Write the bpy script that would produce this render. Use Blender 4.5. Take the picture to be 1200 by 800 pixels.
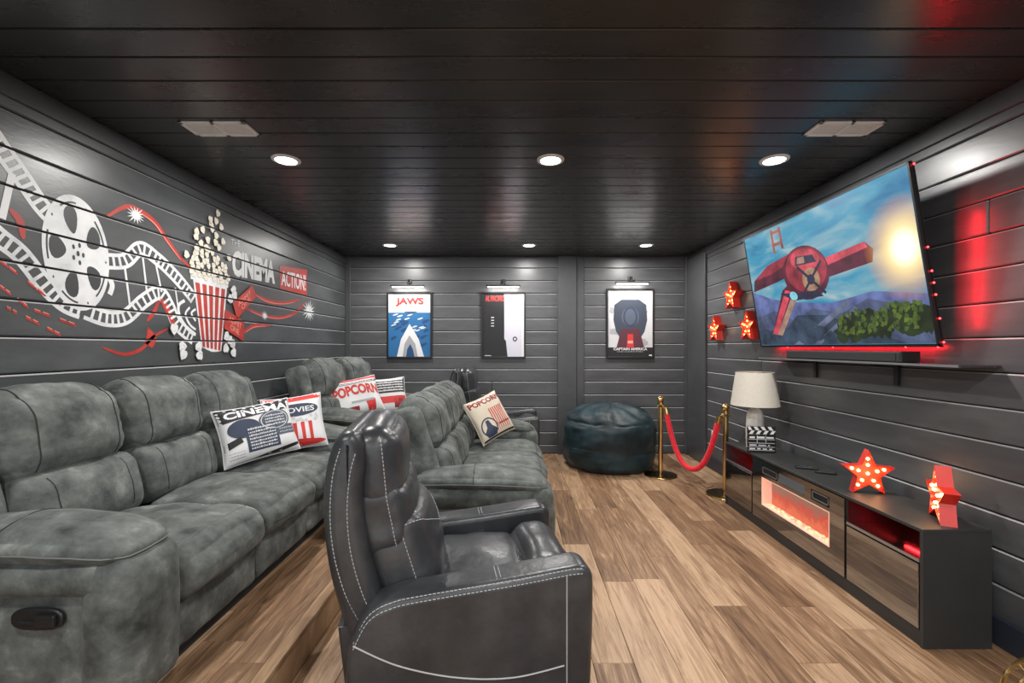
import bpy, bmesh, math, random
from mathutils import Vector, Matrix, noise
random.seed(7)
scene = bpy.context.scene
for o in list(bpy.data.objects): bpy.data.objects.remove(o)
COL = scene.collection
PI = math.pi

# ------------------------------------------------------------------ camera, world, exposure
F = 533.0                      # focal length in pixels of a 1200 px wide frame
VPX, VPY = 603.0, 407.0        # where the room's depth lines meet
CAMZ = 1.4
cam = bpy.data.cameras.new('camera'); cam.sensor_width = 36; cam.lens = F/1200*36
cam.shift_x = -(VPX-600)/1200; cam.shift_y = (VPY-400)/1200
cam.clip_start = 0.05
camo = bpy.data.objects.new('camera', cam); COL.objects.link(camo)
camo.location = (0, 0, CAMZ); camo.rotation_euler = (PI/2, 0, 0)
scene.camera = camo
w = bpy.data.worlds.new('world'); scene.world = w; w.use_nodes = True
w.node_tree.nodes['Background'].inputs[0].default_value = (0.93, 0.96, 1.0, 1)
w.node_tree.nodes['Background'].inputs[1].default_value = 1.1  # even ambient fill, added through the end left open behind the camera
scene.view_settings.view_transform = 'Standard'
scene.view_settings.look = 'None'
scene.view_settings.gamma = 1
scene.view_settings.use_curve_mapping = False
scene.view_settings.exposure = 0.35
DOWNLIGHT_W = 19.0

# room
XL, XR, YF, YB, H = -2.23, 2.28, -2.6, 6.0, 2.6
PLAT_X, PLAT_Z = -0.934, 0.165
PITCH = 0.1665
GROOVES = [2.28-PITCH*k for k in range(-1, 14)]

# ------------------------------------------------------------------ materials
def new_mat(name):
    m = bpy.data.materials.new(name); m.use_nodes = True
    return m, m.node_tree.nodes, m.node_tree.links, m.node_tree.nodes['Principled BSDF']
def mat(name, col, rough=0.5, metal=0.0, spec=0.5, emit=None, estr=0.0, sheen=0.0, coat=0.0):
    m, N, L, b = new_mat(name)
    b.inputs['Base Color'].default_value = (*col, 1)
    b.inputs['Roughness'].default_value = rough
    b.inputs['Metallic'].default_value = metal
    b.inputs['Specular IOR Level'].default_value = spec
    if emit: b.inputs['Emission Color'].default_value = (*emit, 1); b.inputs['Emission Strength'].default_value = estr
    if sheen: b.inputs['Sheen Weight'].default_value = sheen
    if coat: b.inputs['Coat Weight'].default_value = coat; b.inputs['Coat Roughness'].default_value = 0.1
    return m
def mottled(name, cols, scale=4.0, rough=(0.5, 0.7), bump=0.1, bscale=60, stretch=(1,1,1), detail=6, spec=0.5, sheen=0.0, coords='Object', contrast=(0.3, 0.7), metal=0):
    """noise-mixed colours + fine bump"""
    m, N, L, b = new_mat(name)
    tc = N.new('ShaderNodeTexCoord'); mp = N.new('ShaderNodeMapping'); mp.inputs['Scale'].default_value = stretch
    L.new(tc.outputs[coords], mp.inputs[0])
    oi = N.new('ShaderNodeObjectInfo'); ad = N.new('ShaderNodeVectorMath'); ad.operation = 'ADD'
    ml = N.new('ShaderNodeMath'); ml.operation = 'MULTIPLY'; ml.inputs[1].default_value = 37.0
    L.new(oi.outputs['Random'], ml.inputs[0]); L.new(mp.outputs[0], ad.inputs[0]); L.new(ml.outputs[0], ad.inputs[1])
    n = N.new('ShaderNodeTexNoise'); n.inputs['Scale'].default_value = scale; n.inputs['Detail'].default_value = detail; n.inputs['Roughness'].default_value = 0.62
    L.new(ad.outputs[0], n.inputs['Vector'])
    r = N.new('ShaderNodeValToRGB'); e = r.color_ramp.elements
    e[0].position = contrast[0]; e[1].position = contrast[1]
    e[0].color = (*cols[0], 1); e[1].color = (*cols[-1], 1)
    for i, c in enumerate(cols[1:-1]):
        q = e.new(contrast[0]+(contrast[1]-contrast[0])*(i+1)/(len(cols)-1)); q.color = (*c, 1)
    L.new(n.outputs['Fac'], r.inputs[0]); L.new(r.outputs[0], b.inputs['Base Color'])
    mr = N.new('ShaderNodeMapRange'); mr.inputs['To Min'].default_value = rough[0]; mr.inputs['To Max'].default_value = rough[1]
    L.new(n.outputs['Fac'], mr.inputs[0]); L.new(mr.outputs[0], b.inputs['Roughness'])
    b.inputs['Specular IOR Level'].default_value = spec; b.inputs['Metallic'].default_value = metal
    if sheen: b.inputs['Sheen Weight'].default_value = sheen; b.inputs['Sheen Roughness'].default_value = 0.4
    if bump:
        n2 = N.new('ShaderNodeTexNoise'); n2.inputs['Scale'].default_value = bscale; n2.inputs['Detail'].default_value = 4
        L.new(ad.outputs[0], n2.inputs['Vector'])
        bp = N.new('ShaderNodeBump'); bp.inputs['Strength'].default_value = bump; bp.inputs['Distance'].default_value = 0.01
        L.new(n2.outputs['Fac'], bp.inputs['Height']); L.new(bp.outputs[0], b.inputs['Normal'])
    return m
def plank_mat(name, dark, mid, light):
    m, N, L, b = new_mat(name)
    tc = N.new('ShaderNodeTexCoord'); oi = N.new('ShaderNodeObjectInfo')
    ml = N.new('ShaderNodeMath'); ml.operation = 'MULTIPLY'; ml.inputs[1].default_value = 53.0
    L.new(oi.outputs['Random'], ml.inputs[0])
    ad = N.new('ShaderNodeVectorMath'); ad.operation = 'ADD'; L.new(tc.outputs['Object'], ad.inputs[0]); L.new(ml.outputs[0], ad.inputs[1])
    mp = N.new('ShaderNodeMapping'); mp.inputs['Scale'].default_value = (14, 1.1, 1); L.new(ad.outputs[0], mp.inputs[0])
    n = N.new('ShaderNodeTexNoise'); n.inputs['Scale'].default_value = 1.6; n.inputs['Detail'].default_value = 8; n.inputs['Roughness'].default_value = 0.7
    n.inputs['Distortion'].default_value = 1.2
    L.new(mp.outputs[0], n.inputs['Vector'])
    mp2 = N.new('ShaderNodeMapping'); mp2.inputs['Scale'].default_value = (90, 3, 1); L.new(ad.outputs[0], mp2.inputs[0])
    n2 = N.new('ShaderNodeTexNoise'); n2.inputs['Scale'].default_value = 2.0; n2.inputs['Detail'].default_value = 4; L.new(mp2.outputs[0], n2.inputs['Vector'])
    a1 = N.new('ShaderNodeMath'); a1.operation = 'MULTIPLY_ADD'; a1.inputs[1].default_value = 0.35; L.new(n2.outputs['Fac'], a1.inputs[0]); L.new(n.outputs['Fac'], a1.inputs[2])
    a2 = N.new('ShaderNodeMath'); a2.operation = 'MULTIPLY_ADD'; a2.inputs[1].default_value = 0.30; L.new(oi.outputs['Random'], a2.inputs[0]); L.new(a1.outputs[0], a2.inputs[2])
    r = N.new('ShaderNodeValToRGB'); e = r.color_ramp.elements
    e[0].position = 0.52; e[0].color = (*dark, 1); e[1].position = 1.1; e[1].color = (*light, 1)
    e[1].position = 1.0
    q = e.new(0.78); q.color = (*mid, 1)
    L.new(a2.outputs[0], r.inputs[0]); L.new(r.outputs[0], b.inputs['Base Color'])
    b.inputs['Roughness'].default_value = 0.42; b.inputs['Specular IOR Level'].default_value = 0.4
    bp = N.new('ShaderNodeBump'); bp.inputs['Strength'].default_value = 0.12; bp.inputs['Distance'].default_value = 0.004
    L.new(a1.outputs[0], bp.inputs['Height']); L.new(bp.outputs[0], b.inputs['Normal'])
    return m

M = {}
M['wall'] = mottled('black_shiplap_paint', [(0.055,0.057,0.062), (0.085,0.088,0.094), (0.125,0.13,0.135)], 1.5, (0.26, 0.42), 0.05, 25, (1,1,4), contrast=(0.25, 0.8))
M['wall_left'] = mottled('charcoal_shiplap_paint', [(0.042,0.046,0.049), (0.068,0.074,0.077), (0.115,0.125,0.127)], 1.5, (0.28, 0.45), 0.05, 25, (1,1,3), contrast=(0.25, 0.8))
M['ceil'] = mottled('black_ceiling_paint', [(0.018,0.017,0.0165), (0.034,0.032,0.031)], 1.2, (0.20, 0.36), 0.05, 20, (1,4,1))
M['edge'] = mat('lit_board_edge', (0.34,0.34,0.35), 0.5)  # pale upward chamfers: the downlight they catch is painted into the colour
M['gap'] = mat('dark_joint', (0.008,0.008,0.009), 0.8)
M['trim'] = mottled('black_trim_paint', [(0.05,0.052,0.056), (0.08,0.084,0.09)], 2, (0.3, 0.45), 0.04, 20)
M['base'] = mottled('blue_black_baseboard', [(0.016,0.022,0.036), (0.028,0.036,0.052)], 2, (0.4, 0.5), 0.04, 20)
M['plank'] = plank_mat('oak_vinyl_plank', (0.085,0.043,0.023), (0.265,0.152,0.083), (0.52,0.345,0.215))
M['nosing'] = plank_mat('oak_nosing', (0.12,0.07,0.038), (0.30,0.18,0.10), (0.5,0.34,0.2))
M['suede'] = mottled('grey_green_suede', [(0.032,0.037,0.0355), (0.084,0.094,0.090), (0.136,0.150,0.142), (0.25,0.272,0.259)], 8.5, (0.55, 0.78), 0.5, 26, sheen=0.08, spec=0.35, contrast=(0.30, 0.72), detail=13)
M['seam'] = mat('suede_seam', (0.02,0.023,0.022), 0.8)
M['piping'] = mat('suede_piping', (0.14,0.155,0.15), 0.7)
M['leather'] = mottled('slate_leather', [(0.015,0.016,0.018), (0.033,0.036,0.041), (0.066,0.068,0.070)], 3.4, (0.25, 0.40), 0.14, 40, contrast=(0.3, 0.72), spec=0.6)
M['stitch'] = mat('pale_stitch', (0.42,0.43,0.44), 0.7)
M['blk'] = mat('black_plastic', (0.012,0.012,0.013), 0.35)
M['blkmatte'] = mat('matte_black', (0.018,0.018,0.019), 0.7)
M['standtop'] = mottled('dark_grey_laminate', [(0.024,0.026,0.026), (0.036,0.038,0.038)], 3, (0.42, 0.5), 0.02, 60)
M['gloss'] = mat('high_gloss_black', (0.012,0.011,0.010), 0.04, spec=1.0, coat=1.0); M['gloss'].node_tree.nodes['Principled BSDF'].inputs['IOR'].default_value = 2.1
M['gold'] = mat('polished_brass', (0.78,0.56,0.24), 0.18, 1.0)
M['golddark'] = mat('bronze_base', (0.20,0.14,0.07), 0.25, 1.0)
M['rope'] = mottled('red_velvet', [(0.60,0.004,0.014), (0.92,0.014,0.035)], 30, (0.6, 0.8), 0.2, 120, sheen=0.4)
M['velvet'] = mottled('teal_velvet', [(0.002,0.008,0.011), (0.005,0.021,0.028), (0.012,0.042,0.056)], 5, (0.4, 0.65), 0.3, 30, sheen=0.05, contrast=(0.3,0.7), detail=8)
M['white'] = mat('white_paint', (0.75,0.76,0.77), 0.6)
M['mural'] = mottled('mural_white_paint', [(0.42,0.44,0.45), (0.66,0.68,0.69), (0.78,0.79,0.8)], 6, (0.4, 0.55), 0, contrast=(0.25,0.6))
M['mural_red'] = mottled('mural_red_paint', [(0.34,0.022,0.016), (0.55,0.05,0.035)], 6, (0.4, 0.55), 0)
M['mural_pink'] = mat('mural_pale_red_paint', (0.75,0.25,0.2), 0.5)
M['mural_cream'] = mat('mural_cream_paint', (0.74,0.69,0.58), 0.5)
M['mural_dark'] = mat('mural_dark_paint', (0.04,0.042,0.045), 0.5)
M['vent'] = mat('vent_white_enamel', (0.85,0.83,0.80), 0.4)
M['ventdark'] = mat('vent_shadow', (0.12,0.115,0.11), 0.7)
M['lens'] = mat('downlight_lens', (1,1,1), 0.3, emit=(1,0.98,0.95), estr=12)
M['chrome'] = mat('chrome', (0.7,0.7,0.72), 0.15, 1.0)
M['shade'] = mottled('linen_shade', [(0.62,0.58,0.50), (0.70,0.66,0.58)], 80, (0.8, 0.9), 0.1, 150)
M['ceramic'] = mottled('white_ceramic', [(0.60,0.57,0.52), (0.75,0.73,0.69)], 20, (0.3, 0.4), 0.1, 60)
M['star'] = mat('red_enamel', (0.72,0.035,0.022), 0.3, coat=0.4)
M['starface'] = mat('red_star_face', (0.75,0.075,0.03), 0.4)
M['bulb'] = mat('warm_bulb', (1,0.85,0.5), 0.3, emit=(1,0.66,0.26), estr=9)
M['bulbdim'] = mat('amber_bulb', (1,0.6,0.2), 0.3, emit=(1,0.42,0.10), estr=5)
M['redled'] = mat('red_led', (1,0.02,0.02), 0.3, emit=(1,0.02,0.025), estr=14)
M['glass'] = mat('smoked_glass', (0.02,0.02,0.02), 0.05)
M['steel'] = mat('shelf_metal_edge', (0.45,0.46,0.48), 0.3, 0.8)
M['wood'] = mottled('brown_table_wood', [(0.16,0.08,0.045), (0.30,0.17,0.10)], 3, (0.4,0.5), 0.05, 30, (1,8,1))
# print inks
INK = dict(white=(0.76,0.76,0.77), cream=(0.70,0.62,0.50), red=(0.62,0.035,0.03), darkred=(0.28,0.02,0.025), navy=(0.03,0.045,0.085),
           slate=(0.075,0.095,0.135), black=(0.013,0.013,0.016), grey=(0.36,0.37,0.39), lightgrey=(0.6,0.6,0.62), sea=(0.02,0.14,0.34), seadark=(0.012,0.065,0.19),
           pale=(0.62,0.70,0.78), lilac=(0.62,0.61,0.70), pink=(0.75,0.33,0.33), steelblue=(0.04,0.052,0.078), maroon=(0.10,0.025,0.04))
def ink(n):
    k = 'ink_'+n
    if k not in M: M[k] = mat(k, INK[n], 0.55)
    return M[k]

# ------------------------------------------------------------------ mesh helpers
def finish(name, bm, m, parent=None, smooth=False, label=None, kind=None, loc=None):
    bm.normal_update()
    if smooth:
        for e in bm.edges:
            if len(e.link_faces) == 2 and e.calc_face_angle(0) > 0.75: e.smooth = False
            if any(len(f.verts) > 8 for f in e.link_faces): e.smooth = False
    me = bpy.data.meshes.new(name); bm.to_mesh(me); bm.free()
    return obj(name, me, m, parent, smooth, label, kind, loc)
def obj(name, me, m, parent=None, smooth=False, label=None, kind=None, loc=None, rot=None):
    if m and not me.materials: me.materials.append(m)
    if smooth:
        for p in me.polygons: p.use_smooth = True
    o = bpy.data.objects.new(name, me); COL.objects.link(o)
    if parent: o.parent = parent
    if label: o['label'] = label
    if kind: o['kind'] = kind
    if loc: o.location = loc
    if rot: o.rotation_euler = rot
    return o
def thing(name, label, cat, loc=(0,0,0), rotz=0, group=None):
    o = bpy.data.objects.new(name, None); COL.objects.link(o); o.empty_display_size = 0.1
    o.location = loc; o.rotation_euler = (0, 0, rotz); o['label'] = label; o['category'] = cat
    if group: o['group'] = group
    return o
def tag(o, label, cat, group=None):
    o['label'] = label; o['category'] = cat
    if group: o['group'] = group
    return o
def copy_tree(o, parent=None):
    c = o.copy(); COL.objects.link(c); c.parent = parent
    for ch in list(o.children): copy_tree(ch, c)
    return c
def box(bm, x0, x1, y0, y1, z0, z1, bev=0.0, seg=1):
    r = bmesh.ops.create_cube(bm, size=1)
    vs = r['verts']
    for v in vs:
        v.co = Vector(((x0+x1)/2+v.co.x*(x1-x0), (y0+y1)/2+v.co.y*(y1-y0), (z0+z1)/2+v.co.z*(z1-z0)))
    if bev:
        es = list({e for v in vs for e in v.link_edges})
        bmesh.ops.bevel(bm, geom=es, offset=bev, segments=seg, affect='EDGES', profile=0.5)
    return bm
def boxo(name, dims, m, parent=None, bev=0.0, seg=1, **k):
    bm = bmesh.new(); box(bm, *dims, bev=bev, seg=seg)
    return finish(name, bm, m, parent, **k)
def tube(bm, pts, r, seg=8, closed=False, cap=True):
    pts = [Vector(p) for p in pts]; n = len(pts); rings = []
    prev = None
    for i, p in enumerate(pts):
        if closed: t = pts[(i+1) % n]-pts[i-1]
        else: t = pts[min(i+1, n-1)]-pts[max(i-1, 0)]
        if t.length < 1e-9: t = Vector((0,0,1))
        t.normalize()
        if prev is None:
            a = Vector((0,0,1)) if abs(t.z) < 0.9 else Vector((1,0,0))
            u = t.cross(a).normalized()
        else:
            u = (prev-t*prev.dot(t))
            u = u.normalized() if u.length > 1e-6 else t.cross(Vector((0,0,1))).normalized()
        prev = u; v = t.cross(u)
        rr = r(i/(n-1)) if callable(r) else r
        rings.append([bm.verts.new(p+(u*math.cos(a)+v*math.sin(a))*rr) for a in [2*PI*k/seg for k in range(seg)]])
    for i in range(n if closed else n-1):
        A, B = rings[i], rings[(i+1) % n]
        for k in range(seg): bm.faces.new((A[k], A[(k+1) % seg], B[(k+1) % seg], B[k]))
    if cap and not closed:
        bm.faces.new(rings[0][::-1]); bm.faces.new(rings[-1])
    return bm
def tubeo(name, pts, r, m, parent=None, seg=8, closed=False, smooth=True, **k):
    bm = bmesh.new(); tube(bm, pts, r, seg, closed); return finish(name, bm, m, parent, smooth, **k)
def lathe(bm, prof, c=(0,0,0), seg=32):
    c = Vector(c); rings = []
    for (r, z) in prof:
        if r < 1e-5: rings.append([bm.verts.new(c+Vector((0,0,z)))])
        else: rings.append([bm.verts.new(c+Vector((r*math.cos(2*PI*k/seg), r*math.sin(2*PI*k/seg), z))) for k in range(seg)])
    for A, B in zip(rings, rings[1:]):
        for k in range(seg):
            a, b = A[k % len(A)], A[(k+1) % len(A)]; d, c2 = B[k % len(B)], B[(k+1) % len(B)]
            f = [a] + ([b] if b is not a else []) + [c2] + ([d] if d is not c2 else [])
            if len(f) > 2: bm.faces.new(f)
    return bm
def latheo(name, prof, m, parent=None, c=(0,0,0), seg=32, smooth=True, **k):
    bm = bmesh.new(); lathe(bm, prof, c, seg); return finish(name, bm, m, parent, smooth, **k)
def crom(pts, n=8, closed=False):
    """Catmull-Rom through points of any dimension"""
    P = [Vector(p) for p in pts]; out = []; N = len(P)
    rng = range(N) if closed else range(N-1)
    for i in rng:
        if closed: a, b, c, d = P[i-1], P[i], P[(i+1) % N], P[(i+2) % N]
        else: a, b, c, d = P[max(i-1, 0)], P[i], P[i+1], P[min(i+2, N-1)]
        for k in range(n):
            t = k/n
            out.append(0.5*((2*b)+(c-a)*t+(2*a-5*b+4*c-d)*t*t+(3*b-a-3*c+d)*t**3))
    if not closed: out.append(P[-1])
    return out

class Puff:
    """an upholstered cushion: rounded box, bulged faces, optional warp"""
    def __init__(s, c, half, r=0.05, bulge=(0.02,0.02,0.02), tilt=0.0, warp=None, wr=0.004, wscale=7.0, seed=0, ry=None):
        s.k = (r/ry) if ry else 1.0; half = (half[0], half[1]*s.k, half[2])
        s.c, s.h, s.r, s.b, s.tilt, s.warp, s.wr, s.ws, s.seed = Vector(c), Vector(half), min(r, min(half)*0.98), bulge, tilt, warp, wr, wscale, seed
    def map(s, p, off=0.0):
        q = Vector([p[i]*s.h[i] for i in range(3)])
        inn = Vector([max(-(s.h[i]-s.r), min(s.h[i]-s.r, q[i])) for i in range(3)])
        d = q-inn
        nrm = d.normalized() if d.length > 1e-9 else Vector((0,0,1))
        v = inn+nrm*(s.r+off)
        for i in range(3):
            j, k = (i+1) % 3, (i+2) % 3
            v[i] += p[i]*s.b[i]*(1-p[j]**2)*(1-p[k]**2)
        v.y /= s.k
        if s.wr:
            w = (v+Vector((s.seed*3.1, s.seed*1.7, s.seed)))*s.ws
            v += nrm*s.wr*(noise.noise(w)+0.5*noise.noise(w*2.3))
        if s.warp: v = s.warp(v, p)
        if s.tilt: v = Matrix.Rotation(s.tilt, 3, 'Y') @ v
        return v+s.c
    def bm(s, n=12):
        bm = bmesh.new(); cache = {}
        def vert(p):
            k = tuple(round(x, 5) for x in p)
            if k not in cache: cache[k] = bm.verts.new(s.map(p))
            return cache[k]
        # grid denser near the edges
        g = [math.sin((-1+2*i/n)*PI/2*0.86)/math.sin(PI/2*0.86) for i in range(n+1)]
        for ax in range(3):
            for sg in (-1, 1):
                for i in range(n):
                    for j in range(n):
                        quad = []
                        for (a, b) in ((g[i], g[j]), (g[i+1], g[j]), (g[i+1], g[j+1]), (g[i], g[j+1])):
                            p = [0,0,0]; p[ax] = sg; p[(ax+1) % 3] = a; p[(ax+2) % 3] = b
                            quad.append(vert(p))
                        bm.faces.new(quad if sg > 0 else quad[::-1])
        return bm
    def make(s, name, m, parent, n=12, **k):
        return finish(name, s.bm(n), m, parent, True, **k)
    def line(s, path, off=0.0015):
        return [s.map(p, off) for p in path]
def lerp_path(pts, n=14):
    out = []
    for a, b in zip(pts, pts[1:]):
        for k in range(n): out.append(tuple(a[i]+(b[i]-a[i])*k/n for i in range(3)))
    out.append(pts[-1]); return out

def profile_solid(bm, outline, y0, y1, r=0.03, k=5, bulge=0.0):
    """closed x-z outline swept over y with rounded rims"""
    n = len(outline); P = [Vector((p[0], p[1])) for p in outline]
    area = sum(P[i].x*P[(i+1) % n].y-P[(i+1) % n].x*P[i].y for i in range(n))
    sg = 1 if area > 0 else -1
    nr = []
    for i in range(n):
        t = (P[(i+1) % n]-P[i-1]); t.normalize(); nr.append(Vector((-t.y, t.x))*sg)   # inward
    rows = []
    for j in range(k+1):
        a = PI/2*j/k; rows.append((y0+r*(1-math.sin(a)), r*(1-math.cos(a))))
    rows = rows[::-1]
    rows2 = [(y1-(y-y0), ins) for (y, ins) in rows[::-1]]
    rows = [(y, r-(r-ins)) for (y, ins) in rows]
    # rows: first = outermost y with full inset
    seq = [(y0+r*(1-math.sin(PI/2*j/k)), r*(1-math.cos(PI/2*j/k))) for j in range(k, -1, -1)]
    seq += [(y1-(y-y0), i) for (y, i) in seq[::-1]]
    rings = [[bm.verts.new((P[i].x+nr[i].x*ins, y, P[i].y+nr[i].y*ins)) for i in range(n)] for (y, ins) in seq]
    for A, B in zip(rings, rings[1:]):
        for i in range(n):
            f = (A[i], A[(i+1) % n], B[(i+1) % n], B[i])
            bm.faces.new(f)
    bm.faces.new(rings[0]); bm.faces.new(rings[-1][::-1])
    bmesh.ops.recalc_face_normals(bm, faces=bm.faces)
    return bm
def dashes(bm, pts, r=0.0018, on=0.010, off=0.005):
    """stitches along a polyline"""
    pts = [Vector(p) for p in pts]; L = 0; seg = []
    cur = [pts[0]]; drawing = True; left = on
    for a, b in zip(pts, pts[1:]):
        d = (b-a).length
        if d < 1e-9: continue
        t = 0
        while t < d:
            step = min(left, d-t); t += step; left -= step
            p = a+(b-a)*(t/d)
            if drawing: cur.append(p)
            if left <= 1e-9:
                if drawing and len(cur) > 1: tube(bm, cur, r, 4)
                drawing = not drawing; cur = [p]; left = on if drawing else off
    if drawing and len(cur) > 1 and (cur[-1]-cur[0]).length > 1e-4: tube(bm, cur, r, 4)
    return bm

# ------------------------------------------------------------------ flat print: 2-D shapes mapped onto a surface
_txt = {}
def text2d(s, bold=0.0):
    """triangles of a line of text, scaled to the unit square"""
    key = (s, bold)
    if key in _txt: return _txt[key]
    c = bpy.data.curves.new('t', 'FONT'); c.body = s; c.offset = bold; c.resolution_u = 3
    o = bpy.data.objects.new('t', c); COL.objects.link(o)
    dg = bpy.context.evaluated_depsgraph_get(); me = bpy.data.meshes.new_from_object(o.evaluated_get(dg))
    me.calc_loop_triangles()
    vs = [(v.co.x, v.co.y) for v in me.vertices]; tr = [tuple(t.vertices) for t in me.loop_triangles]
    bpy.data.objects.remove(o); bpy.data.curves.remove(c); bpy.data.meshes.remove(me)
    x0, x1 = min(v[0] for v in vs), max(v[0] for v in vs); y0, y1 = min(v[1] for v in vs), max(v[1] for v in vs)
    vs = [((x-x0)/(x1-x0), (y-y0)/(y1-y0)) for x, y in vs]
    _txt[key] = (vs, tr); return vs, tr
class Shapes:
    """collects coloured 2-D shapes in draw order; build() maps them onto a surface as one print"""
    def __init__(s): s.bm = bmesh.new(); s.keys = []; s.n = 0; s.hold = False
    def face(s, key, vs):
        if key not in s.keys: s.keys.append(key)
        try: f = s.bm.faces.new(vs)
        except ValueError: return None
        f.material_index = s.keys.index(key); return f
    def nxt(s):
        if not s.hold: s.n += 1
    def v(s, x, y): return s.bm.verts.new((x, y, s.n))
    def poly(s, key, pts):
        s.nxt(); f = s.face(key, [s.v(*p[:2]) for p in pts]); bmesh.ops.triangulate(s.bm, faces=[f]); return s
    def rect(s, key, x0, y0, x1, y1, n=1):
        s.nxt()
        for i in range(n):
            a, b = x0+(x1-x0)*i/n, x0+(x1-x0)*(i+1)/n
            for j in range(n):
                c, d = y0+(y1-y0)*j/n, y0+(y1-y0)*(j+1)/n
                s.face(key, [s.v(*p) for p in ((a,c), (b,c), (b,d), (a,d))])
        return s
    def ell(s, key, cx, cy, rx, ry, rot=0, n=24, wob=0.0):
        c, sn = math.cos(rot), math.sin(rot); P = []
        for k in range(n):
            a = 2*PI*k/n; q = 1+wob*math.sin(3*a+cx*17)+wob*0.7*math.sin(5*a+cy*23)
            x, y = rx*q*math.cos(a), ry*q*math.sin(a); P.append((cx+x*c-y*sn, cy+x*sn+y*c))
        return s.poly(key, P)
    def strip(s, key, pts, wd, n=6, taper=None):
        P = crom([Vector((p[0], p[1], 0)) for p in pts], n) if n else [Vector((p[0], p[1], 0)) for p in pts]
        s.nxt(); prev = None; N = len(P)
        for i, p in enumerate(P):
            t = P[min(i+1, N-1)]-P[max(i-1, 0)]; t.normalize(); q = Vector((-t.y, t.x, 0))
            ww = wd*(taper(i/(N-1)) if taper else 1)/2
            a, b = p+q*ww, p-q*ww; a, b = s.v(a.x, a.y), s.v(b.x, b.y)
            if prev: s.face(key, (prev[0], prev[1], b, a))
            prev = (a, b)
        return s
    def ring(s, key, cx, cy, r0, r1, ry=1.0, a0=0, a1=2*PI, n=32):
        s.nxt(); prev = None
        for k in range(n+1):
            a = a0+(a1-a0)*k/n
            v = [s.v(cx+r*math.cos(a), cy+r*ry*math.sin(a)) for r in (r0, r1)]
            if prev: s.face(key, (prev[0], prev[1], v[1], v[0]))
            prev = v
        return s
    def burst(s, key, cx, cy, r, ry=None, n=16):
        ry = ry or r; P = []; s.nxt()
        rnd = random.Random(int(cx*10+cy))
        for k in range(2*n):
            a = PI*k/n; q = (0.75+0.35*rnd.random()) if k % 2 == 0 else 0.36
            P.append((cx+r*q*math.cos(a), cy+ry*q*math.sin(a)))
        c = s.v(cx, cy); V = [s.v(*p) for p in P]
        for i in range(len(V)): s.face(key, (c, V[i], V[(i+1) % len(V)]))
        return s
    def text(s, key, string, quad, bold=0.0, arc=0.0):
        """quad: lower-left, lower-right, upper-right, upper-left"""
        vs, tr = text2d(string, bold); V = []; s.nxt()
        for (u, v) in vs:
            p = [quad[0][i]*(1-u)*(1-v)+quad[1][i]*u*(1-v)+quad[2][i]*u*v+quad[3][i]*(1-u)*v for i in range(2)]
            V.append(s.v(p[0], p[1]+arc*(1-(2*u-1)**2)))
        for t in tr: s.face(key, [V[i] for i in t])
        return s
    def textbox(s, key, string, x0, y0, x1, y1, bold=0.0, arc=0.0):
        return s.text(key, string, ((x0,y0), (x1,y0), (x1,y1), (x0,y1)), bold, arc)
    def build(s, mapf, matf, parent, name='printed_design', cut=None, maxedge=None, kind=None):
        bm = s.bm
        if maxedge:
            for _ in range(4):
                es = [e for e in bm.edges if (e.verts[0].co.xy-e.verts[1].co.xy).length > maxedge]
                if not es: break
                bmesh.ops.subdivide_edges(bm, edges=es, cuts=1)
                bmesh.ops.triangulate(bm, faces=[f for f in bm.faces if len(f.verts) > 4])
        for v in bm.verts: v.co = mapf(v.co.x, v.co.y, v.co.z)
        if cut: cut(bm)
        o = finish(name, bm, None, parent, kind=kind)
        for k in s.keys: o.data.materials.append(matf(k))
        return o

# ------------------------------------------------------------------ THE ROOM
def struct(o): o['kind'] = 'structure'; return o
floor = struct(boxo('floor', (XL-0.1, XR+0.1, YF, YB+0.1, -0.10, -0.012), M['gap']))
PW, PLN = 0.183, 1.22
bmp = bmesh.new(); box(bmp, -PW/2+0.0008, PW/2-0.0008, -PLN/2+0.0008, PLN/2-0.0008, -0.012, 0, bev=0.0018)
plank_me = bpy.data.meshes.new('plank'); bmp.to_mesh(plank_me); bmp.free(); plank_me.materials.append(M['plank'])
def planks(parent, x0, x1, y0, y1, z, seed):
    rnd = random.Random(seed); x = x0; 
    while x < x1-0.02:
        wd = min(PW, x1-x); off = rnd.random()*PLN; y = y0-off
        while y < y1:
            a, b = max(y, y0), min(y+PLN, y1)
            if b-a > 0.05:
                o = bpy.data.objects.new('plank', plank_me); COL.objects.link(o); o.parent = parent
                o.location = (x+wd/2, (a+b)/2, z); o.scale = (wd/PW, (b-a)/PLN, 1)
            y += PLN
        x += wd
planks(floor, PLAT_X+0.0, XR, 0.6, YB, 0, 3)
boxo('plank', (PLAT_X, XR, YF, 0.6, -0.012, 0), M['plank'], floor)
platform = struct(boxo('floor_platform', (XL, PLAT_X-0.012, YF, YB, -0.01, PLAT_Z-0.012), M['gap']))
planks(platform, XL, PLAT_X-0.045, 0.6, YB, PLAT_Z, 5)
boxo('riser', (PLAT_X-0.012, PLAT_X, YF, YB, 0.0, PLAT_Z-0.022), M['nosing'], platform)
boxo('nosing', (PLAT_X-0.045, PLAT_X+0.012, YF, YB, PLAT_Z-0.022, PLAT_Z+0.003), M['nosing'], platform, bev=0.006, seg=2)

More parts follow.
